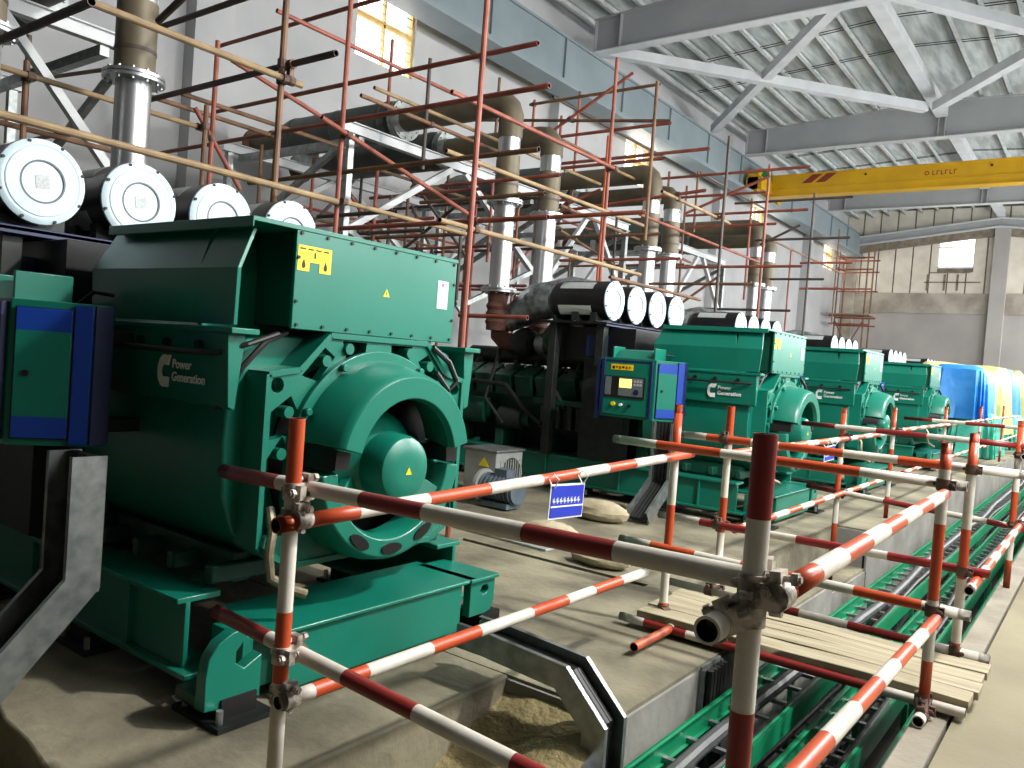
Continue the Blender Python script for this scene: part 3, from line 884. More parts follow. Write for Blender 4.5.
coupler(bar1, W(bar1, (-2, 1.595, .535)), Z_, W(bar1, (-2, 1.645, .535)), X_, 'coupler_pale')
coupler(bar1, W(bar1, (-2, 1.595, .41)), Z_, W(bar1, (-1.95, 1.595, .41)), Y_, 'coupler_pale')
# corner post by the trench with the two rails running to the footbridge
bar2 = thing('guard_rail', 'dark red topped corner post with two rails running along the trench to the plank bridge', 'railing', (-.55, 1.6, 0), 'red and white tube barriers')
banded('post', W(bar2, (-.55, 1.595, -.2)), W(bar2, (-.55, 1.595, 1.39)), [.58, 1.03, 1.42], ['band_white', 'band_darkred', 'band_white', 'band_darkred'], bar2)
banded('rail', W(bar2, (-.50, 1.605, 1.075)), W(bar2, (-.56, 3.96, 1.055)), [.25, .5, .78, 1.03, 1.3, 1.6, 1.88, 2.18], RW, bar2)
banded('rail', W(bar2, (-.50, 1.40, .64)), W(bar2, (-.555, 4.02, .49)), [.12, .40, .73, 1.04, 1.36, 1.64, 1.95, 2.25], RW, bar2)
b = MB(); b.pipe(W(bar2, (-.60, 1.50, 1.00)), W(bar2, (-.60, 1.68, 1.0)), .0285, .006, 'band_white', 18, 'ink'); b.build('spigot', bar2)
coupler(bar2, W(bar2, (-.55, 1.595, 1.083)), Z_, W(bar2, (-.55, 1.645, 1.083)), X_, 'coupler_pale')
coupler(bar2, W(bar2, (-.55, 1.595, 1.03)), Z_, W(bar2, (-.60, 1.575, 1.0)), Y_, 'coupler_pale')
coupler(bar2, W(bar2, (-.55, 1.595, 1.07)), Z_, W(bar2, (-.50, 1.595, 1.075)), Y_, 'coupler_pale')
coupler(bar2, W(bar2, (-.55, 1.595, .64)), Z_, W(bar2, (-.50, 1.595, .64)), Y_, 'coupler_pale')

def bridge(name, label, yn, yf, posts, rails, planks, det=True, grp=None):
    t = thing(name, label, 'footbridge', (-1.4, (yn+yf)/2, 0), grp)
    for i, (x, y, z0, z1, cuts, cols) in enumerate(posts):
        banded('post', W(t, (x, y, z0)), W(t, (x, y, z1)), cuts, cols, t)
    for p, q, cuts, cols in rails:
        banded('rail', W(t, p), W(t, q), cuts, cols, t)
        for (x, y, z0, z1, _, _) in posts:
            zz = p[2]+(q[2]-p[2])*(x-p[0])/(q[0]-p[0])
            if abs(p[1]-y) < .12 and z0-.02 < zz < z1:
                coupler(t, W(t, (x, y, zz)), Z_, W(t, (x, p[1], zz)), X_)
    for k_, (x0, x1, y0, y1, z) in enumerate(planks):
        b = MB()
        n = 8
        for i in range(n):
            a = x0+(x1-x0)*i/n; c = x0+(x1-x0)*(i+1)/n
            za = z+.004*S(i*1.3+k_); zc = z+.004*S((i+1)*1.3+k_)
            b.hexa([(a, y0, za-.04), (c, y0, zc-.04), (c, y1, zc-.04), (a, y1, za-.04), (a, y0, za), (c, y0, zc), (c, y1, zc), (a, y1, za)], 'wood')
        o = b.build('plank', t, .004); o.location = W(t, (0, 0, 0))
    return t
br = bridge('footbridge', 'timber plank footbridge over the cable trench with red and white handrails and four posts', 4.15, 5.0,
    [(-2.03, 4.37, .04, 1.31, [.1, .4, .68, 1.02], RW), (-2.0, 5.10, .05, 1.30, [.42, .65, 1.0], WR),
     (-.59, 4.12, -.02, 1.27, [.29, .57, .92, 1.17], RW), (-.585, 4.98, .0, 1.29, [.15, .5, .77, 1.1], RW)],
    [((-2.33, 4.17, 1.08), (-.50, 4.17, 1.08), [.28, .66, .95, 1.37], WR), ((-2.32, 5.03, 1.085), (-.32, 5.03, 1.095), [.2, .5, .68, 1.06, 1.36, 1.6], WR),
     ((-2.24, 4.17, .505), (-.44, 4.17, .50), [.2, .47, .73, 1.1, 1.3, 1.6], WR), ((-2.42, 5.03, .52), (-.46, 5.03, .54), [.3, .62, .93, 1.29, 1.45], WD),
     ((-2.22, 4.21, .045), (-.43, 4.21, .045), [.16, .42, .58, 1.0, 1.4], ['band_white', 'band_darkred', 'band_white', 'band_darkred', 'band_darkred']), ((-2.3, 4.98, .10), (-.42, 4.98, .10), [.7, .88, 1.16, 1.6], WD)],
    [(-2.12, -.42, 4.215, 4.37, .105), (-2.13, -.40, 4.376, 4.53, .107), (-2.12, -.41, 4.536, 4.69, .105), (-2.14, -.40, 4.697, 4.86, .107)])
for p, q in (((-2.03, 4.37, 1.08), (-2.03, 4.17, 1.08)),):
    pass
b = MB(); b.pipe(W(br, (-1.90, 3.78, .05)), W(br, (-1.90, 4.32, .05)), R_T, .004, 'tube_orange', 16, 'ink'); b.cyl(W(br, (-1.90, 4.2, .05)), W(br, (-1.90, 4.26, .05)), .03, 'band_white', 14); b.build('bearer', br)
coupler(br, W(br, (-2.03, 4.37, .10)), Z_, W(br, (-1.90, 4.30, .05)), Y_)
b = MB(); b.pipe(W(br, (-.585, 3.98, .03)), W(br, (-.585, 4.3, .03)), .027, .006, 'band_white', 16, 'ink'); b.build('bearer', br)
coupler(br, W(br, (-.60, 4.12, .09)), Z_, W(br, (-.585, 4.06, .03)), Y_)

# farther barriers along the trench
far_l = thing('guard_rail', 'long red and white barrier beside the machine row, beyond the plank bridge', 'railing', (-2, 12, 0), 'red and white tube barriers')
for i, y in enumerate((7.88, 10.05, 13.6, 17.6, 21.5)):
    banded('post', W(far_l, (-2, y, -.4 if i == 0 else 0)), W(far_l, (-2, y, 1.28)), [.6, .85, 1.1, 1.42] if i == 0 else [.25, .5, .8, 1.05], RW, far_l)
for (y0, y1, z) in ((4.9, 10.4, 1.0), (10.2, 17.9, 1.02), (17.4, 24.5, 1.02)):
    bar('rail', W(far_l, (-1.95, y0, z)), W(far_l, (-1.95, y1, z)), far_l, WR, .32, .15)
    bar('rail', W(far_l, (-1.95, y0+.3, z-.52)), W(far_l, (-1.95, y1, z-.5)), far_l, RW, .32, .15)
for y in (7.88, 10.05, 13.6):
    for z in (1.0, .48):
        coupler(far_l, W(far_l, (-2, y, z)), Z_, W(far_l, (-1.95, y, z)), Y_)
far_r = thing('guard_rail', 'red and white barrier standing on the walkway kerb beyond the plank bridge', 'railing', (-.56, 9, 0), 'red and white tube barriers')
for i, y in enumerate((7.45, 12.2, 17)):
    banded('post', W(far_r, (-.565, y, 0)), W(far_r, (-.565, y, 1.32)), [.22, .48, .76, 1.03], RW, far_r)
for (y0, y1, z) in ((4.7, 7.6, .5), (7.3, 17.2, 1.05), (7.2, 17.2, .5)):
    bar('rail', W(far_r, (-.515, y0, z)), W(far_r, (-.515, y1, z)), far_r, WR, .28, .1)
for y in (7.45, 12.2):
    for z in (1.05, .5):
        coupler(far_r, W(far_r, (-.565, y, z)), Z_, W(far_r, (-.515, y, z)), Y_)
for lb, ls in (('two red and white tubes spanning the trench at the third generator', [((-2.4, 7.98, 1.095), (-.45, 7.42, 1.125)), ((-2.3, 7.96, .5), (-.40, 7.50, .47))]),
               ('thin red and white tubes spanning the trench farther on, by the fourth generator', [((-2.3, 12.2, 1.1), (-.3, 12.15, 1.12)), ((-2.3, 12.25, .5), (-.35, 12.25, .5))])):
    t = thing('guard_rail', lb, 'railing', (-1.3, ls[0][0][1], 0), 'red and white tube barriers')
    for p, q in ls:
        banded('rail', W(t, p), W(t, q), [.35, .75, 1.2, 1.6], DW, t)
# blue notices tied to the rails
def notice(label, loc, w, h, tilt):
    t = thing('notice_board', label, 'sign', loc, 'blue notices on the rails')
    b = MB(); b.bx(-.004, 0, -w/2, w/2, -h, 0, 'white'); b.bx(0, .003, -w/2+.008, w/2-.008, -h+.008, -.008, 'signblue')
    o = b.build('board', t, loc=None); o.rotation_euler = (tilt, 0, 0)
    b = MB()
    b.bx(.003, .0045, -w/2+.008, w/2-.008, -h*.66, -h*.62, 'white')
    for q in range(8):
        y = -w/2+.02+q*(w-.05)/8
        b.bx(.003, .0045, y, y+(w-.05)/11, -h*.51, -h*.47, 'white'); b.bx(.003, .0045, y, y+(w-.05)/18, -h*.46, -h*.42, 'white'); b.bx(.003, .0045, y+(w-.05)/30, y+(w-.05)/20, -h*.56, -h*.38, 'white')
    b.build('board_marks', o)
    for y in (-w/2+.02, w/2-.02):
        b = MB(); b.path([(-.002, y, -.01), (-.03, y, .03), (-.002, y, .05), (.025, y, .03), (.004, y, -.01)], .003, 'white', 6); b.build('tie', t)
    return t
notice('blue and white notice hung on the barrier rail between the first and second generators', (-1.918, 3.05, .965), .28, .155, -.05)
notice('small blue and white notice on the barrier rail in front of the third generator', (-1.918, 7.2, .965), .3, .13, .03)

# ------------------------------------------------------------------ cable ladders and cables
def ladder(label, x0, x1, y0, y1, z, n, m='tray_green', grp='green cable ladders in the trench'):
    t = thing('cable_ladder', label, 'cable tray', ((x0+x1)/2, y0, z), grp)
    w = (x1-x0)/2; L = y1-y0
    for sg in (-1, 1):
        b = MB(); x = sg*w
        b.bx(x-.004, x+.004, 0, L, 0, .11, m); b.bx(min(x, x-sg*.02), max(x, x-sg*.02), 0, L, .104, .11, m); b.bx(min(x, x-sg*.02), max(x, x-sg*.02), 0, L, 0, .006, m)
        b.build('side_rail', t)
    for i in range(min(n, 98)):
        y = .1+i*.26
        if y < L:
            b = MB(); b.bx(-w, w, y, y+.03, .01, .03, 'galv'); b.build('rung', t)
    for y in range(1, int(L), 2):
        for sg in (-1, 1):
            b = MB(); b.bx(sg*w-.015, sg*w+.015, y, y+.03, -(1.08+z), .0, m); b.build('ladder_stand', t)
    return t
ladder('green cable ladder highest in the trench, hugging the concrete wall under the plank bridge', -1.50, -1.18, 2.2, 30, -.26, 120)
ladder('green cable ladder in the middle of the trench below the plank bridge', -1.10, -.84, 2.2, 30, -.34, 120)
ladder('green cable ladder lowest in the trench, lying beneath the two others', -1.52, -1.02, 1.6, 26, -.72, 110)
ladder('green cable ladder against the walkway side of the trench', -.80, -.66, 2.0, 30, -.5, 120)
def cable(label, pts, r, m='cable'):
    b = MB(); b.path(pts, r, m, 10)
    return tag(b.build('power_cable'), label, 'cable', 'cables in the trench')
def wav(x, z, y0, y1, a, ph):
    return [(x+a*S(y*1.1+ph), y, z+.012*S(y*2.3+ph)) for y in [y0+(y1-y0)*i/40 for i in range(41)]]
cable('thick dark grey cable lying on the highest green ladder beside the trench wall', wav(-1.36, -.205, 1.8, 24, .02, 0), .035, 'greycable')
cable('black cable beside the thick grey one on the highest green ladder', wav(-1.25, -.21, 1.8, 24, .02, 2), .022)
cable('black cable on the middle green ladder of the trench', wav(-.98, -.29, 1.8, 24, .03, 1), .022)
cable('second black cable on the middle green ladder, nearer the walkway', wav(-.91, -.29, 1.8, 24, .02, 3), .02)
for i in range(4):
    cable(('first', 'second', 'third', 'fourth')[i]+' black cable from the wall on the lowest green trench ladder', wav(-1.42+i*.09, -.665, 1.7, 22, .03, i*1.7), .022)

def channel(name, label, pts, w, d, side, grp, cab=4):
    """U-shaped galvanised tray following pts; side = unit vector across its width; open face looks along n"""
    t = thing(name, label, 'cable tray', pts[0], grp)
    P = [Vector(p)-Vector(pts[0]) for p in pts]
    sd = Vector(side).normalized()
    N = []
    for i in range(len(P)):
        d0 = (P[i]-P[i-1]).normalized() if i else (P[1]-P[0]).normalized()
        d1 = (P[i+1]-P[i]).normalized() if i < len(P)-1 else d0
        n0 = sd.cross(d0); n1 = sd.cross(d1)
        n = (n0+n1).normalized()
        N.append(n/max(.5, n.dot(n0)))
    def strip(b, a0, a1, h0, h1, m):
        rings = []
        k = b.mi(m)
        for p, n in zip(P, N):
            rings.append([b.bm.verts.new(p+sd*u+n*v) for u, v in ((a0, h0), (a1, h0), (a1, h1), (a0, h1))])
        for A, B in zip(rings, rings[1:]):
            for i in range(4):
                b.face([A[i], A[(i+1) % 4], B[(i+1) % 4], B[i]], k)
        b.face(rings[0][::-1], k); b.face(rings[-1], k)
    for sg in (-1, 1):
        b = MB(); u = sg*w/2
        strip(b, u-.003, u+.003, 0, d, 'galv'); strip(b, min(u, u-sg*.022), max(u, u-sg*.022), d-.004, d, 'galv')
        b.build('side_rail', t)
    for p, q in zip(P, P[1:]):
        L = (q-p).length; n_ = sd.cross((q-p).normalized())
        for i in range(int(L/.18)+1):
            c = p+(q-p)*(i*.18+.05)/L if i*.18+.05 < L else q
            b = MB(); b.beam(c-sd*w/2+n_*.008, c+sd*w/2+n_*.008, .03, .012, 'galv', n_); b.build('rung', t)
    for j in range(cab):
        b = MB(); u = (-w/2+.032)+(w-.064)*j/max(1, cab-1)
        b.path([p+sd*u+n*.045 for p, n in zip(P, N)], .021, 'cable', 8)
        b.build('cable', t)
    return t
GD = 'galvanised cable drops below the control cabinets'
for y, l in zip(GEN_Y[:4], ['galvanised cable drop below the first generator cabinet, bending down to the plinth edge', 'galvanised cable drop full of black cables below the cabinet with the lit display',
                            'galvanised cable drop below the third generator cabinet', 'galvanised cable drop below the fourth generator cabinet']):
    channel('cable_drop', l, [(-3.40, 1.67, .98), (-3.40, 1.67, .43), (-3.40, 1.30, .03)] if y < 4 else [(-3.60, y-1.28, .98), (-3.60, y-1.28, .34), (-3.60, y-1.76, .01)], .22, .14, (-1, 0, 0), GD, 5)
# tray loop leaving the first machine and diving into the trench
channel('cable_tray_loop', 'galvanised cable tray full of black cable arching from under the first generator into the trench', [(-1.655, 2.97, -.30), (-1.655, 2.97, -.02), (-1.80, 2.97, .12), (-2.2, 2.97, .145), (-2.36, 2.97, .145)], .18, .11, (0, 1, 0), GD, 5)
TUBES = [
    ('V', 'brown', -5.1, 3.71, 4.08, -5.1, 3.71, 2.31),
    ('V', 'red', -6.3, 5.33, 4.99, -6.3, 5.33, 2.6),
    ('V', 'red', -4.3, 5.04, 4.5, -4.3, 5.04, 1.04),
    ('V', 'red', -5.6, 9.29, 5.58, -5.6, 9.29, 2.52),
    ('V', 'orange', -5.9, 9.72, 4.7, -5.9, 9.72, 2.65),
    ('V', 'brown', -5.3, 9.89, 5.42, -5.3, 9.89, 3.26),
    ('V', 'dark', -5.1, 12.0, 5.22, -5.1, 12.0, 2.38),
    ('V', 'red', -5.1, 13.84, 5.21, -5.1, 13.84, 2.55),
    ('V', 'dark', -5.1, 16.45, 5.26, -5.1, 16.45, 2.77),
    ('V', 'red', -7.4, 4.61, 4.44, -7.4, 4.61, 2.96),
    ('V', 'dark', -7.0, 7.22, 5.09, -7.0, 7.22, 3.74),
    ('V', 'red', -8.6, 8.08, 5.91, -8.6, 8.08, 4.94),
    ('V', 'brown', -8.0, 9.81, 5.84, -8.0, 9.81, 4.96),
    ('V', 'red', -8.2, 12.39, 6.45, -8.2, 12.39, 4.26),
    ('V', 'red', -8.2, 11.86, 5.86, -8.2, 11.86, 5.43),
    ('V', 'red', -8.2, 11.03, 5.89, -8.2, 11.03, 5.42),
    ('V', 'brown', -6.8, 14.64, 5.41, -6.8, 14.64, 4.23),
    ('V', 'brown', -7.2, 14.21, 5.34, -7.2, 14.21, 4.89),
    ('V', 'brown', -7.6, 15.86, 5.45, -7.6, 15.86, 3.04),
    ('V', 'red', -6.6, 17.02, 5.36, -6.6, 17.02, 3.17),
    ('V', 'dark', -7.4, 12.69, 4.23, -7.4, 12.69, 2.88),
    ('V', 'brown', -7.2, 4.41, 3.72, -7.2, 4.41, 3.0),
    ('V', 'dark', -8.2, 3.21, 4.13, -8.2, 3.21, 3.34),
    ('V', 'brown', -7.4, 2.89, 3.66, -7.4, 2.89, 3.01),
    ('V', 'red', -8.0, 7.41, 3.86, -8.0, 7.41, 2.81),
    ('V', 'dark', -8.4, 8.07, 3.69, -8.4, 8.07, 2.84),
    ('V', 'brown', -8.8, 8.81, 3.94, -8.8, 8.81, 3.04),
    ('V', 'red', -8.4, 9.94, 4.63, -8.4, 9.94, 3.01),
    ('V', 'red', -7.8, 9.59, 4.19, -7.8, 9.59, 2.95),
    ('V', 'dark', -7.2, 8.25, 3.18, -7.2, 8.25, 2.24),
    ('V', 'red', -8.2, 10.8, 4.31, -8.2, 10.8, 2.5),
    ('V', 'brown', -7.6, 14.41, 3.63, -7.6, 14.41, 2.58),
    ('V', 'red', -7.2, 21.65, 4.95, -7.2, 21.65, 3.16),
    ('V', 'brown', -8.0, 28.85, 6.81, -8.0, 28.85, 3.52),
    ('Y', 'tan', -4.95, 1.78, 2.62, -4.95, 4.19, 2.62),
    ('Y', 'tan', -5.05, 2.26, 3.43, -5.05, 3.86, 3.43),
    ('Y', 'tan', -7.3, 2.62, 3.52, -7.3, 4.47, 3.52),
    ('Y', 'red', -7.2, 5.13, 4.9, -7.2, 7.93, 4.9),
    ('Y', 'red', -5.5, 6.01, 4.11, -5.5, 9.34, 4.11),
    ('Y', 'brown', -6.9, 6.07, 4.28, -6.9, 8.7, 4.28),
    ('Y', 'tan', -7.2, 6.53, 4.55, -7.2, 11.71, 4.55),
    ('Y', 'tan', -5.5, 5.99, 3.52, -5.5, 10.23, 3.52),
    ('Y', 'tan', -4.8, 5.21, 2.66, -4.8, 8.9, 2.66),
    ('Y', 'tan', -5.2, 10.08, 3.96, -5.2, 12.46, 3.96),
    ('Y', 'brown', -8.0, 11.2, 5.38, -8.0, 16.93, 5.26),
    ('Y', 'brown', -6.6, 9.68, 3.77, -6.6, 14.17, 3.58),
    ('Y', 'tan', -6.8, 11.0, 4.71, -6.8, 16.41, 4.71),
    ('Y', 'dark', -8.6, 12.12, 6.33, -8.6, 15.95, 6.33),
    ('Y', 'dark', -7.0, 15.14, 5.52, -7.0, 19.28, 5.52),
    ('Y', 'brown', -5.4, 9.2, 2.67, -5.4, 12.07, 2.67),
    ('Y', 'tan', -6.2, 5.32, 2.92, -6.2, 7.27, 2.92),
    ('Y', 'brown', -7.8, 4.16, 3.81, -7.8, 5.71, 3.81),
    ('Y', 'brown', -8.0, 4.61, 4.0, -8.0, 6.83, 4.0),
    ('Y', 'red', -6.2, 11.34, 3.93, -6.2, 16.72, 3.93),
    ('Y', 'brown', -6.4, 17.76, 4.6, -6.4, 23.48, 4.6),
    ('Y', 'brown', -7.6, 2.75, 3.15, -7.6, 3.73, 3.15),
    ('X', 'dark', -5.63, 2.0, 3.18, -4.38, 2.0, 3.18),
    ('X', 'dark', -6.78, 3.6, 4.06, -5.24, 3.6, 4.06),
    ('X', 'dark', -7.02, 3.75, 3.55, -4.55, 3.75, 3.55),
    ('X', 'red', -9.49, 5.9, 5.19, -6.1, 5.9, 5.19),
    ('X', 'red', -9.28, 5.8, 4.31, -4.32, 5.8, 4.31),
    ('X', 'red', -10.4, 5.6, 3.83, -4.02, 5.6, 3.83),
    ('X', 'brown', -8.18, 5.6, 3.3, -4.08, 5.6, 3.3),
    ('X', 'red', -6.66, 5.7, 2.74, -4.0, 5.7, 2.74),
    ('X', 'dark', -7.9, 6.4, 3.05, -6.57, 6.4, 3.05),
    ('X', 'red', -5.7, 6.6, 1.93, -4.79, 6.6, 1.93),
    ('X', 'red', -6.5, 7.6, 3.15, -4.1, 7.6, 3.15),
    ('X', 'brown', -9.28, 10.4, 5.5, -5.33, 10.4, 5.03),
    ('X', 'red', -7.28, 10.4, 5.0, -5.31, 10.4, 5.0),
    ('X', 'red', -7.38, 10.4, 4.58, -4.7, 10.4, 4.58),
    ('X', 'red', -7.1, 10.2, 4.45, -5.27, 10.2, 4.45),
    ('X', 'red', -8.9, 13.0, 4.9, -4.14, 13.0, 4.9),
    ('X', 'red', -7.45, 10.6, 3.87, -4.79, 10.6, 4.06),
    ('X', 'brown', -7.17, 7.4, 3.38, -5.26, 7.4, 3.38),
    ('X', 'red', -7.22, 7.8, 3.68, -5.35, 7.8, 3.68),
    ('X', 'red', -6.99, 13.5, 4.66, -5.0, 13.5, 4.66),
    ('X', 'dark', -6.4, 15.6, 4.96, -4.14, 15.6, 4.96),
    ('X', 'red', -6.68, 14.0, 4.43, -4.43, 14.0, 4.43),
    ('X', 'red', -6.62, 14.0, 4.21, -4.96, 14.0, 4.21),
    ('X', 'dark', -5.92, 15.6, 4.21, -4.13, 15.6, 4.21),
    ('X', 'red', -6.49, 13.4, 3.38, -4.26, 13.4, 3.38),
    ('X', 'dark', -5.7, 16.0, 3.49, -4.65, 16.0, 3.49),
    ('X', 'brown', -7.09, 12.2, 2.94, -4.59, 12.2, 2.94),
    ('X', 'dark', -6.42, 14.4, 2.73, -4.72, 14.4, 2.73),
    ('X', 'red', -7.42, 11.0, 3.17, -5.29, 11.0, 3.17),
    ('X', 'brown', -7.61, 10.8, 3.51, -5.55, 10.8, 3.51),
    ('X', 'red', -5.45, 17.0, 3.95, -4.42, 17.0, 3.95),
    ('X', 'red', -5.41, 17.0, 3.42, -4.65, 17.0, 3.42),
    ('X', 'red', -9.19, 8.4, 3.76, -7.05, 8.4, 3.76),
    ('X', 'brown', -8.56, 7.6, 3.0, -6.49, 7.6, 3.0),
    ('X', 'brown', -12.5, 4.6, 4.74, -9.08, 4.6, 4.45),
    ('X', 'red', -10.04, 3.9, 3.51, -8.74, 3.9, 3.51),
    ('X', 'brown', -8.27, 11.0, 5.81, -5.85, 11.0, 5.81),
    ('BY', 'red', -7.2, 4.65, 4.23, -7.2, 6.04, 3.95),
    ('BY', 'red', -6.2, 4.99, 3.65, -6.2, 7.32, 3.13),
    ('BX', 'red', -7.35, 10.3, 5.03, -5.93, 10.3, 5.76),
    ('BX', 'red', -6.34, 13.2, 4.29, -4.85, 13.2, 4.85),
    ('BX', 'dark', -5.57, 3.0, 3.68, -5.24, 3.0, 3.79),
    ('BY', 'red', -7.4, 4.41, 3.72, -7.4, 4.97, 3.04),
    ('BX', 'dark', -8.68, 8.6, 2.97, -7.39, 8.6, 3.74),
    ('BY', 'dark', -8.2, 8.26, 3.93, -8.2, 9.66, 2.97),
    ('BX', 'red', -7.1, 9.9, 3.69, -6.08, 9.9, 4.0),
    ('BX', 'dark', -5.89, 15.8, 4.15, -5.13, 15.8, 4.51),
    ('BY', 'brown', -7.4, 10.91, 3.65, -7.4, 12.57, 3.37),
    ('BX', 'brown', -6.62, 13.6, 2.62, -5.74, 13.6, 3.26),
    # behind
    ('X', 'dark', -10.46, 7.29, 2.5, -7.29, 7.29, 2.52),
    ('X', 'dark', -11.22, 7.34, 3.0, -7.03, 7.34, 3.02),
    ('X', 'brown', -11.11, 7.89, 2.4, -6.97, 7.89, 2.42),
    ('X', 'red', -10.62, 8.03, 3.3, -7.52, 8.03, 3.32),
    ('X', 'red', -10.35, 9.84, 2.6, -7.22, 9.84, 2.62),
    ('X', 'red', -11.18, 9.71, 3.2, -6.94, 9.71, 3.22),
    ('X', 'dark', -10.06, 9.75, 3.9, -6.92, 9.75, 3.92),
    ('X', 'red', -10.72, 11.24, 2.7, -7.04, 11.24, 2.72),
    ('X', 'dark', -10.55, 11.25, 3.4, -7.36, 11.25, 3.42),
    ('X', 'red', -10.37, 11.26, 4.2, -7.29, 11.26, 4.22),
    ('X', 'brown', -10.2, 14.46, 2.9, -7.06, 14.46, 2.92),
    ('X', 'red', -10.67, 14.7, 3.6, -6.98, 14.7, 3.62),
    ('X', 'red', -10.33, 14.51, 4.5, -7.57, 14.51, 4.52),
    ('X', 'dark', -11.36, 6.74, 2.35, -6.94, 6.74, 2.37),
    ('Y', 'brown', -9.4, 6.2, 2.6, -9.4, 9.5, 2.6),
    ('Y', 'brown', -9.4, 6.8, 3.3, -9.4, 10.8, 3.3),
    ('Y', 'tan', -8.9, 5.6, 2.9, -8.9, 8.9, 2.9),
    ('Y', 'red', -10.2, 7.5, 3.6, -10.2, 12.5, 3.6),
    ('Y', 'red', -9.6, 9.8, 2.8, -9.6, 14.6, 2.8),
    ('Y', 'tan', -8.8, 8.2, 4.1, -8.8, 13.0, 4.1),
    ('Y', 'red', -9.9, 11.5, 4.6, -9.9, 17.5, 4.6),
    ('Y', 'brown', -9.2, 13.0, 3.1, -9.2, 19.0, 3.1),
    ('V', 'brown', -9.4, 6.6, 4.12, -9.4, 6.6, 0.0),
    ('V', 'brown', -9.6, 8.2, 4.02, -9.6, 8.2, 0.0),
    ('V', 'brown', -9.0, 9.9, 5.06, -9.0, 9.9, 0.0),
    ('V', 'dark', -9.8, 11.4, 4.19, -9.8, 11.4, 0.0),
    ('V', 'red', -9.3, 7.4, 4.14, -9.3, 7.4, 0.0),
    ('V', 'dark', -10.3, 9.2, 4.65, -10.3, 9.2, 0.0),
    ('V', 'brown', -9.2, 14.0, 4.25, -9.2, 14.0, 0.0),
    ('V', 'red', -9.5, 16.6, 4.26, -9.5, 16.6, 0.0),
    ('BY', 'dark', -9.0, 6.4, 2.3, -9.0, 7.9, 3.9),
    ('BY', 'dark', -9.5, 9.6, 3.9, -9.5, 10.9, 2.4),
    ('BY', 'red', -8.7, 7.6, 3.6, -8.7, 9.0, 2.3),
    ('BY', 'red', -9.2, 11.6, 2.7, -9.2, 13.4, 4.4),
]

# ------------------------------------------------------------------ exhaust lines
def exhaust(label, y, top, grp='exhaust risers above the generators'):
    t = thing('exhaust_riser', label, 'exhaust pipe', (-6.5, y, 0), grp)
    b = MB()
    b.revolve([(1.86, .13), (1.92, .13)]+[(1.92+i*.05, .15 if i % 2 else .125) for i in range(1, 7)]+[(2.26, .13), (2.36, .145)], 0, 360, (0, 0, 0), 'rust', 24, 'z', False)
    b.build('bellows', t)
    def flange(z, r=.235):
        b = MB()
        b.cyl((0, 0, z-.028), (0, 0, z-.004), r, 'steel', 28); b.cyl((0, 0, z+.004), (0, 0, z+.028), r, 'steel', 28)
        for i in range(12):
            a = 2*PI*i/12
            b.cyl((r*.86*K(a), r*.86*S(a), z-.05), (r*.86*K(a), r*.86*S(a), z+.05), .014, 'galv', 6)
        b.build('flange', t)
    flange(2.38); flange(3.52)
    b = MB(); b.cyl((0, 0, 2.4), (0, 0, 3.5), .135, 'steel', 28)
    for z in (2.75, 3.1):
        b.cyl((0, 0, z), (0, 0, z+.012), .137, 'steel', 28)
    b.build('steel_riser', t)
    b = MB(); b.cyl((0, 0, 3.54), (0, 0, 4.12), .155, 'clad', 24); b.cyl((0, 0, 3.72), (0, 0, 3.75), .159, 'tube_dark', 24); b.build('clad_section', t)
    b = MB(); b.cyl((0, 0, 4.10), (0, 0, 4.36), .145, 'steel', 24); b.build('steel_collar', t)
    b = MB()
    b.path([(0, 0, 4.34), (0, 0, top-.16), (-.04, 0, top-.07), (-.1, 0, top-.015), (-.2, 0, top), (-1.9, 0, top)], .16, 'clad', 22); b.build('clad_elbow', t)
    b = MB(); b.cyl((-1.95, 0, top), (-1.9, 0, top), .29, 'galv', 26); b.cyl((-2.02, 0, top), (-1.96, 0, top), .29, 'galv', 26)
    for i in range(12):
        a = 2*PI*i/12
        b.cyl((-2.04, .25*K(a), top+.25*S(a)), (-1.88, .25*K(a), top+.25*S(a)), .014, 'galv', 6)
    b.build('flange', t)
    return t
def silencer(label, y, z, x1=-8.55):
    t = thing('silencer', label, 'silencer', (x1, y, z), 'silencers high on the machine hall wall')
    b = MB(); b.revolve([(0, .0), (0, .24), (-.1, .29), (-2.3, .29), (-2.5, .24), (-2.52, 0)], 0, 360, (0, 0, 0), 'silencer', 32, 'x', False)
    for x in (-.15, -1.2, -2.2):
        b.revolve([(x, .29), (x, .298), (x-.05, .298), (x-.05, .29)], 0, 360, (0, 0, 0), 'silencer', 32)
    b.build('silencer_body', t)
    b = MB(); b.hexa([(-2.12, -.2, 4.345-z), (-1.98, -.2, 4.345-z), (-1.98, .2, 4.345-z), (-2.12, .2, 4.345-z), (-2.12, -.2, -.2), (-1.98, -.2, -.2), (-1.98, .2, -.2), (-2.12, .2, -.2)], 'galv'); b.build('saddle', t)
    b = MB(); b.cyl((-2.5, 0, 0), (-3.4, 0, 0), .15, 'clad', 20); b.build('tail_pipe', t)
    b = MB(); b.cyl((-3.38, 0, 0), (-3.43, 0, 0), .25, 'rust', 24); b.build('flange', t)
    return t
def lagging(label, y):
    b = MB()
    pts = [(-6.45, y-.32, 2.0), (-6.0, y-.30, 2.25), (-5.6, y-.1, 2.36), (-5.3, y+.15, 2.34), (-5.0, y+.35, 2.22)]
    b.path(pts, [.16, .24, .25, .22, .15], 'foil', 20)
    return tag(b.build('lagged_duct'), label, 'duct', 'foil lagged ducts behind the air cleaners')
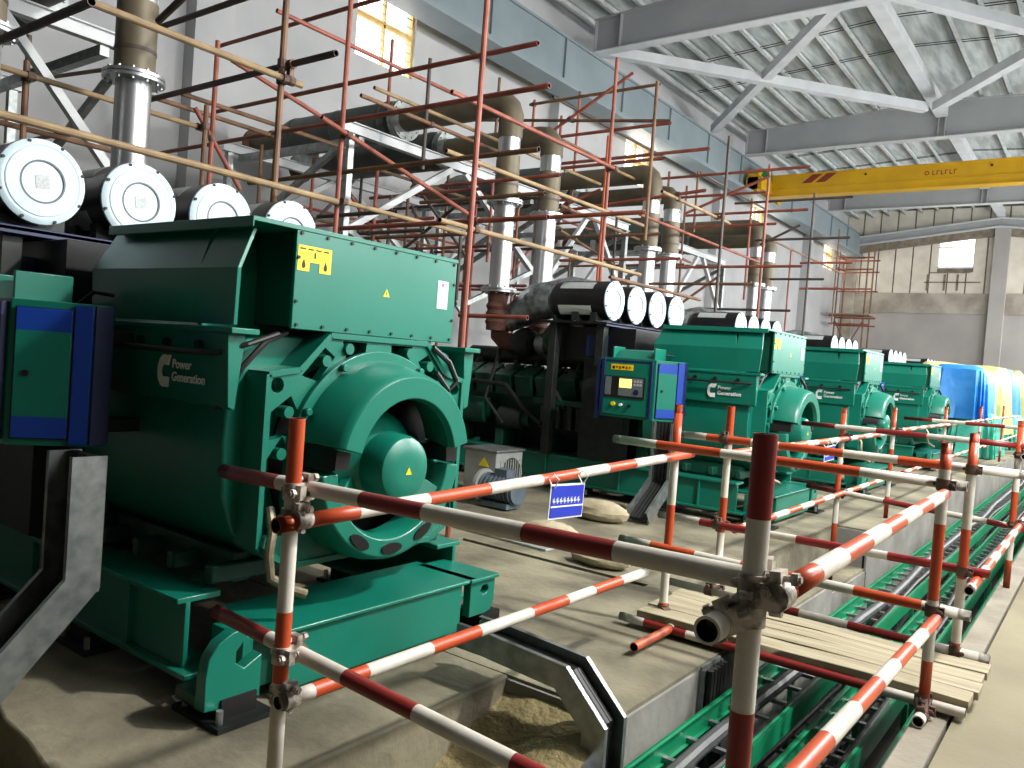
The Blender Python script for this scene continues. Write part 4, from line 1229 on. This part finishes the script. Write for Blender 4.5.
EX = [(2.73, [(-.5, 'exhaust riser at the rear of the first generator, second one out of two'), (.6, 'tall stainless exhaust riser with brown upper cladding behind the closest white filter caps')]),
      (8.75, [(-.48, 'stainless exhaust riser with rusty bellows over the second generator, closer of its pair'), (.48, 'stainless exhaust riser over the second generator, farther of its pair')]),
      (12.66, [(-.4, 'closer exhaust riser of the pair over the third generator'), (.4, 'farther exhaust riser of the pair over the third generator')]),
      (17.75, [(-.45, 'closer exhaust riser of the pair over the fourth generator'), (.3, 'farther exhaust riser of the pair over the fourth generator')])]
NM = ['first', 'second', 'third', 'fourth']
for gi, (yc, prs) in enumerate(EX):
    for pi_, (dy, l) in enumerate(prs):
        top = 4.80 if pi_ == 0 else 4.62
        exhaust(l, yc+dy, top)
        silencer('dark grey silencer drum at the end of the %s pipe over the %s generator' % (('closer', 'farther')[pi_], NM[gi]), yc+dy, top)
for yc, l in ((8.75, 'crumpled silver lagging round the duct behind the black air cleaners of the second generator'), (12.66, 'crumpled silver lagging round the duct behind the air cleaners of the third generator'), (17.75, 'crumpled silver lagging behind the air cleaners of the fourth generator')):
    lagging(l, yc)
# welded support frames under the silencers
def frame(label, y0, y1):
    t = thing('support_frame', label, 'frame', (-8, (y0+y1)/2, 0), 'steel frames carrying the silencers')
    c = (y0+y1)/2
    for x in (-.0, -2.6):
        b = MB(); b.ibeam((x, y0-c, 4.28), (x, y1-c, 4.28), .1, .14, .012, 'whitesteel'); b.build('beam', t)
        for sg in (-1, 1):
            b = MB(); b.beam((x, sg*(y1-c-.1), 0), (x, sg*(y1-c-.1), 4.2), .09, .09, 'galv'); b.build('leg', t)
            b = MB(); b.beam((x, sg*.15, 4.2), (x, sg*(y1-c-.15), 3.0), .08, .08, 'whitesteel'); b.build('brace', t)
            b = MB(); b.beam((x, sg*(y1-c-.15), 3.0), (x, sg*.4, 2.3), .07, .07, 'galv'); b.build('brace', t)
    for sg in (-1, 1):
        b = MB(); b.beam((-2.6, sg*(y1-c-.3), 4.16), (0, sg*(y1-c-.3), 4.16), .09, .1, 'galv'); b.build('cross_beam', t)
    for sg in (-1, 1):
        b = MB(); b.beam((-2.6, sg*(y1-c-.1), 2.8), (0, sg*(y1-c-.1), 4.15), .07, .07, 'galv'); b.build('brace', t)
    return t
frame('pale steel frame under the silencers of the first generator', 1.4, 4.1)
frame('pale steel frame with white diagonal braces under the silencers of the second generator', 6.8, 11.2)
frame('pale steel frame under the silencers of the third generator', 11.4, 14.2)
frame('pale steel frame under the silencers of the fourth generator', 16.2, 19.2)

# ------------------------------------------------------------------ scaffolding
TUBEMAT = {'red': 'tube_red', 'orange': 'tube_orange', 'brown': 'tube_brown', 'tan': 'tube_tan', 'dark': 'tube_dark'}
bays = [(-9, 4.8, 'scaffolding bay of brown and dark tubes over the first generator and its white filter caps'),
        (4.8, 7.75, 'scaffolding bay of red tubes filling the gap between the first and second generators'),
        (7.75, 11.3, 'scaffolding bay of red tubes round the exhaust risers of the second generator'),
        (11.3, 15.2, 'scaffolding bay of thin red tubes round the exhaust risers of the third generator'),
        (15.2, 60, 'farthest scaffolding bay, thin dark tubes in front of the yellow crane end')]
SC = [thing('scaffolding', l, 'scaffolding', (-6.5, (max(a, 0)+min(c, 20))/2, 0), 'tube scaffolding along the wall') for a, c, l in bays]
def bay(y):
    for i, (a, c, l) in enumerate(bays):
        if a <= y < c: return SC[i]
PARTN = {'V': 'standard', 'X': 'ledger', 'Y': 'ledger', 'BX': 'brace', 'BY': 'brace'}
for k_, c_, x0, y0, z0, x1, y1, z1 in TUBES:
    if k_ == 'V' and z1 < 3.4:
        busy = any(abs(y0-g) < 1.15 for g in GEN_Y) and x0 > -8
        if not busy: z1 = 0.0
    t = bay((y0+y1)/2)
    b = MB(); b.pipe(W(t, (x0, y0, z0)), W(t, (x1, y1, z1)), R_T, .004, TUBEMAT[c_], 10, 'ink')
    b.build(PARTN[k_], t)
# clamps where tubes pass each other
cl = 0
segs = [(r[0], Vector(r[2:5]), Vector(r[5:8])) for r in TUBES]
def closest(p1, q1, p2, q2):
    d1 = q1-p1; d2 = q2-p2; r = p1-p2
    a = d1.dot(d1); e = d2.dot(d2); f = d2.dot(r); c = d1.dot(r); bb = d1.dot(d2); den = a*e-bb*bb
    if den < 1e-6: return None
    s_ = min(1, max(0, (bb*f-c*e)/den)); t_ = min(1, max(0, (bb*s_+f)/e))
    return p1+d1*s_, p2+d2*t_
CN = {}
for i in range(len(segs)):
    for j in range(i+1, len(segs)):
        if segs[i][0] == segs[j][0]: continue
        r = closest(segs[i][1], segs[i][2], segs[j][1], segs[j][2])
        if r and (r[0]-r[1]).length < .13:
            t = bay(r[0].y)
            CN[t.name] = CN.get(t.name, 0)+1
            if CN[t.name] > 90: continue
            b = MB(); p, q = r
            d1 = (segs[i][2]-segs[i][1]).normalized(); d2 = (segs[j][2]-segs[j][1]).normalized()
            o_ = Vector(t.location)
            b.cyl(p-o_-d1*.03, p-o_+d1*.03, .036, 'coupler', 10); b.cyl(q-o_-d2*.03, q-o_+d2*.03, .036, 'coupler', 10)
            if (q-p).length > .02: b.beam(p-o_, q-o_, .04, .04, 'coupler', d1)
            b.build('coupler', t)
# rusty scaffold tower in the far corner
tw = thing('scaffold_tower', 'slim rust brown scaffold tower standing in the corner by the end wall', 'scaffolding', (-11.2, 44, 0))
for dx in (-.7, .7):
    for dy in (-.6, .6):
        b = MB(); b.cyl((dx, dy, 0), (dx, dy, 8.6), .04, 'tube_brown', 8); b.build('standard', tw)
for z in (1.5, 3, 4.6, 5.0, 6.4, 7.4, 8.0):
    for dy in (-.6, .6):
        b = MB(); b.cyl((-1.0, dy, z), (1.0, dy, z), .04, 'tube_red', 8); b.build('ledger', tw)
    b = MB(); b.cyl((-.7, -.8, z+.05), (-.7, .8, z+.05), .04, 'tube_brown', 8); b.build('ledger', tw)
b = MB(); b.bx(-1.1, 1.0, -.8, .8, 5.08, 5.14, 'wood'); b.build('platform', tw)
for s_ in (-1, 1):
    b = MB(); b.cyl((-.7*s_, -.62, 2.0), (.7*s_, -.62, 4.8), .035, 'tube_brown', 8); b.build('brace', tw)

# ------------------------------------------------------------------ overhead crane
cr = thing('overhead_crane', 'yellow travelling overhead crane girder spanning the hall under the roof', 'crane', (-5, 30.6, 8.4))
b = MB()
xa, xb = -6.4, 6.0
b.bx(xa, xb, -.2, -.185, .03, .80, 'crane'); b.bx(xa, xb, .185, .2, .03, .80, 'crane'); b.bx(xa, xb, -.24, .24, .78, .815, 'crane'); b.bx(xa, xb, -.26, .26, 0, .03, 'crane')
b.bx(xa, xb, -.23, -.2, .27, .30, 'crane'); b.bx(xa-.02, xa, -.2, .2, .03, .8, 'crane')
b.build('crane_girder', cr)
b = MB(); b.bx(xa-.25, xa+.35, -1.3, 1.3, .1, .55, 'crane'); b.bx(xa-.2, xa+.2, -1.3, -1.0, .0, .7, 'crane'); b.bx(xa-.2, xa+.2, 1.0, 1.3, 0, .7, 'crane')
for y in (-1.0, 1.0):
    b.cyl((xa-.1, y, .12), (xa+.02, y, .12), .16, 'dark', 16)
b.bx(xa+.0, xa+.35, -.8, -.3, .55, .95, 'tray_green'); b.cyl((xa+.1, -1.2, .6), (xa+.1, -.9, .85), .12, 'crane', 12); b.build('end_truck', cr)
b = MB()
for x in (-4.95, -4.45):
    b.hexa([(x, -.2035, .45), (x+.36, -.2035, .45), (x+.36, -.2, .45), (x, -.2, .45), (x+.40, -.2035, .76), (x+.76, -.2035, .76), (x+.76, -.2, .76), (x+.40, -.2, .76)], 'crane_red')
m_ = b.build('hazard_stripes', cr); m_['label'] = 'dark red slanted hazard stripes'
b = MB()
b.revolve([(0, .075), (0, .045), (-.004, .045), (-.004, .075)], 0, 360, (-.72, -.2, .5), 'crane_red', 18, 'y')
for q in range(6):
    x = -.55+q*.13
    b.bx(x, x+.03, -.204, -.2, .42, .58, 'crane_red'); b.bx(x+.03, x+.09, -.204, -.2, .42+.13*(q % 2), .45+.13*(q % 2), 'crane_red')
b.build('girder_marks', cr)
b = MB()
for x in (-2.7, 1.2):
    b.cyl((x, -.2, .62), (x, -.23, .62), .04, 'ink', 10)
b.build('girder_bolts', cr)
b = MB(); b.bx(-12.0, -11.3, YN, YB-1, 8.30, 8.42, 'bluesteel'); struct(b.build('trim_11'))

# ------------------------------------------------------------------ sheets over the far machines
def drape(name, label, m, x0, x1, y0, y1, zt, zb, folds, seed, cat='tarpaulin', top=None):
    rnd = random.Random(seed)
    b = MB(); k = b.mi(m)
    n = 72
    cx, cy = (x0+x1)/2, (y0+y1)/2; hx, hy = (x1-x0)/2, (y1-y0)/2
    rings = []
    levels = [(1.0, .0), (.98, .12), (.96, .30), (.95, .5), (.93, .72), (.90, .9), (.80, .985), (.45, 1.0+.02), (.0, 1.03)]
    ph = [rnd.uniform(0, 6.28) for _ in range(4)]
    for s_, h in levels:
        R = []
        for i in range(n):
            a = 2*PI*i/n
            ca, sa = K(a), S(a)
            e = .28
            ux = math.copysign(abs(ca)**e, ca); uy = math.copysign(abs(sa)**e, sa)
            f = (1-h)*.07*S(folds*a+ph[0])+(1-h)*.04*S(folds*1.7*a+ph[1])
            z = zb+(zt-zb)*h
            z += .10*h*S(2*a+ph[2])*(s_)+ (top or 0)*ux*s_*h
            R.append(b.bm.verts.new((cx+ux*hx*(s_+f), cy+uy*hy*(s_+f), z)))
        rings.append(R)
    for A, B in zip(rings, rings[1:]):
        for i in range(n):
            b.face([A[i], A[(i+1) % n], B[(i+1) % n], B[i]], k)
    return tag(b.build(name), label, cat, 'sheets over the far machines')
drape('tarpaulin', 'blue tarpaulin hanging in folds over the fifth generator just past the bare green machines', 'tarpblue', -3.7, -2.35, 21.6, 24.3, 2.12, .9, 22, 1)
drape('plastic_film', 'yellow plastic film draped over the blue tarpaulin bundle of the fifth generator', 'tarpyellow', -4.3, -2.2, 23.0, 26.3, 2.22, .5, 17, 2)
drape('tarpaulin', 'blue tarpaulin bundle behind the yellow film, sixth machine of the row', 'tarpblue', -4.6, -2.3, 26.9, 30.2, 2.25, .4, 20, 3)
drape('plastic_film', 'yellow film strip between the two farthest blue tarpaulins', 'tarpyellow', -4.4, -2.25, 30.0, 31.2, 2.3, .3, 14, 4)
drape('tarpaulin', 'last blue tarpaulin bundle towards the end wall', 'tarpblue', -4.6, -2.3, 31.4, 36, 2.25, .3, 20, 5)
drape('plastic_film', 'teal plastic film wrapped low round the base of the fifth generator', 'tarpteal', -3.2, -2.15, 21.7, 24.2, 1.0, .02, 18, 6)
drape('plastic_film', 'teal plastic film wrapped low round the base of the sixth generator', 'tarpteal', -3.2, -2.1, 26.5, 30.0, .95, .02, 18, 7)

# ------------------------------------------------------------------ small things on the floor
hu = thing('heater_unit', 'grey metal fan unit with half round grille and yellow triangle on its side', 'unit', (-5.27, 6.84, 0))
b = MB(); b.bx(-.21, .21, -.23, .23, .04, .52, 'unitgrey'); b.bx(-.23, .23, -.25, .25, .52, .545, 'galv'); b.bx(-.2, .2, -.2, -.15, 0, .04, 'dark'); b.bx(-.2, .2, .15, .2, 0, .04, 'dark'); b.build('casing', hu, .006)
b = MB(); b.cyl((.205, .02, .28), (.212, .02, .28), .18, 'dark', 28)
for q in range(9):
    b.bx(.212, .22, -.15+q*.042-.006, -.15+q*.042+.006, .12, .44, 'unitgrey')
b.revolve([(0, .18), (0, .2), (.015, .2), (.015, .18)], 0, 360, (.21, .02, .28), 'unitgrey', 28, 'x'); b.build('fan_grille', hu)
b = MB(); b.prism([(-.02, .36), (.12, .36), (.05, .46)], 'y', -.234, -.23, 'yellow'); s_ = b.build('warning_sticker', hu); s_['label'] = 'yellow warning triangle'
pm = thing('electric_motor', 'small dark grey electric motor with pale flange lying before the grey fan unit', 'motor', (-4.85, 6.45, .02))
b = MB(); b.cyl((-.2, 0, .18), (.22, 0, .18), .13, 'motor', 22)
for q in range(8):
    b.cyl((-.18+q*.05, 0, .18), (-.165+q*.05, 0, .18), .142, 'motor', 22)
b.bx(-.15, .17, -.12, .12, 0, .05, 'motor'); b.bx(-.05, .1, -.06, .06, .3, .38, 'motor'); b.build('motor_body', pm)
b = MB(); b.cyl((-.24, 0, .18), (-.2, 0, .18), .17, 'unitgrey', 22); b.cyl((-.32, 0, .18), (-.24, 0, .18), .03, 'steel', 12); b.build('flange', pm)
def bag(label, x, y, sx, sy, sz, seed):
    rnd = random.Random(seed); b = MB(); b.ball((x, y, sz*.78), 1, 'bag', 22, (sx, sy, sz))
    for v in b.bm.verts:
        v.co.z = max(.0, v.co.z)+.0
        v.co += Vector((rnd.uniform(-1, 1), rnd.uniform(-1, 1), rnd.uniform(-.3, .6)))*.012
    tag(b.build('cement_bag'), label, 'bag', 'pale bags on the machine floor')
bag('pale dusty bag lying on the floor under the blue notice', -3.75, 5.75, .26, .15, .08, 1)
bag('pale dusty bag lying before the cable drop of the second generator', -3.95, 6.85, .34, .16, .11, 2)
bag('pale dusty bag closest to the barrier, between the first two generators', -3.0, 5.3, .26, .13, .07, 3)
b = MB(); b.hexa([(-4.6, 5.35, 0), (-3.5, 5.3, 0), (-3.45, 5.9, 0), (-4.5, 5.95, 0), (-4.6, 5.35, .02), (-3.5, 5.3, .02), (-3.45, 5.9, .02), (-4.5, 5.95, .02)], 'unitgrey'); tag(b.build('sheet_offcut', bevel=.004), 'flat pale sheet lying on the floor before the small motor', 'sheet')
b = MB(); b.hexa([(-4.7, 5.62, .02), (-4.1, 5.72, .02), (-4.12, 5.84, .02), (-4.72, 5.74, .02), (-4.7, 5.62, .07), (-4.1, 5.72, .07), (-4.12, 5.84, .07), (-4.72, 5.74, .07)], 'wood'); tag(b.build('timber_offcut', bevel=.004), 'brown timber offcut lying on the pale sheet', 'timber')
b = MB(); b.hexa([(-3.02, 1.86, 0), (-2.92, 1.84, 0), (-2.90, 1.90, 0), (-3.0, 1.93, 0), (-3.02, 1.86, .006), (-2.92, 1.84, .012), (-2.90, 1.90, .006), (-3.0, 1.93, .004)], 'paper'); tag(b.build('paper_scrap'), 'white scrap of paper on the plinth below the first generator', 'paper')
# dark cable drop with pale edges running down the trench wall beside the bridge
channel('cable_drop', 'dark cable drop with thin pale edges running down the trench wall beside the plank bridge', [(-1.585, 4.03, -.75), (-1.585, 4.03, -.4), (-1.585, 4.03, -.01)], .24, .03, (0, 1, 0), GD, 5)

# ------------------------------------------------------------------ light
w = bpy.data.worlds.new('World'); scene.world = w; w.use_nodes = True
nt = w.node_tree; bg = nt.nodes['Background']
bg.inputs['Color'].default_value = (.95, .97, 1, 1); bg.inputs['Strength'].default_value = 5.0
def area(name, loc, target, sx, sy, power, color=(1, 1, 1), spread=180):
    l = bpy.data.lights.new(name, 'AREA'); l.shape = 'RECTANGLE'; l.size = sx; l.size_y = sy; l.energy = power; l.color = color; l.spread = math.radians(spread)
    o = bpy.data.objects.new(name, l); COL.objects.link(o); o.location = loc
    o.rotation_euler = (Vector(target)-Vector(loc)).to_track_quat('-Z', 'Y').to_euler()
    return o
# area lights added in the made-up openings of the right-hand wall, acting as daylight
n = 8
for i in range(n):
    y = 2.6+(YB-2.6)*(i+.5)/n
    area('added_opening_light', (XR-.02, y, 4.6), (XR-3, y, 4.25), 4.4, 3.9, 250+(300 if i > 3 else 0), (1, .99, .96))
for i, (y0, y1, z0, z1) in enumerate(wins):
    area('daylight_window', (XW+.06, (y0+y1)/2, (z0+z1)/2), (XW+3, (y0+y1)/2, (z0+z1)/2-1), 1.5, 1.4, 22+100*(i > 0), (1, .93, .82))
# small lights without fittings, added out of view for harder shadows from the right
for y in (5.5, 13.5, 22):
    area('added_side_light', (1.7, y, 6.3), (-2.6, y-1.3, 1.0), .35, .35, 800, (1, .97, .92))

# ------------------------------------------------------------------ camera
f_px, yaw, pit, rol = 806.4, .6409, .0305, .07515
cy_, sy_ = K(yaw), S(yaw)
fw = Vector((-sy_*K(pit), cy_*K(pit), -S(pit)))
rt = Vector((cy_, sy_, 0)); up = rt.cross(fw)
r2 = rt*K(rol)+up*S(rol); u2 = up*K(rol)-rt*S(rol)
cam = bpy.data.cameras.new('Camera'); cam.sensor_width = 36; cam.lens = f_px/1024*36; cam.clip_end = 200; cam.clip_start = .05
co = bpy.data.objects.new('Camera', cam); COL.objects.link(co)
mw = Matrix(((r2.x, u2.x, -fw.x, 0), (r2.y, u2.y, -fw.y, 0), (r2.z, u2.z, -fw.z, 1.5), (0, 0, 0, 1)))
co.matrix_world = mw
scene.camera = co
vs = scene.view_settings
vs.view_transform = 'Standard'; vs.look = 'None'; vs.gamma = 1; vs.use_curve_mapping = False; vs.exposure = -0.18
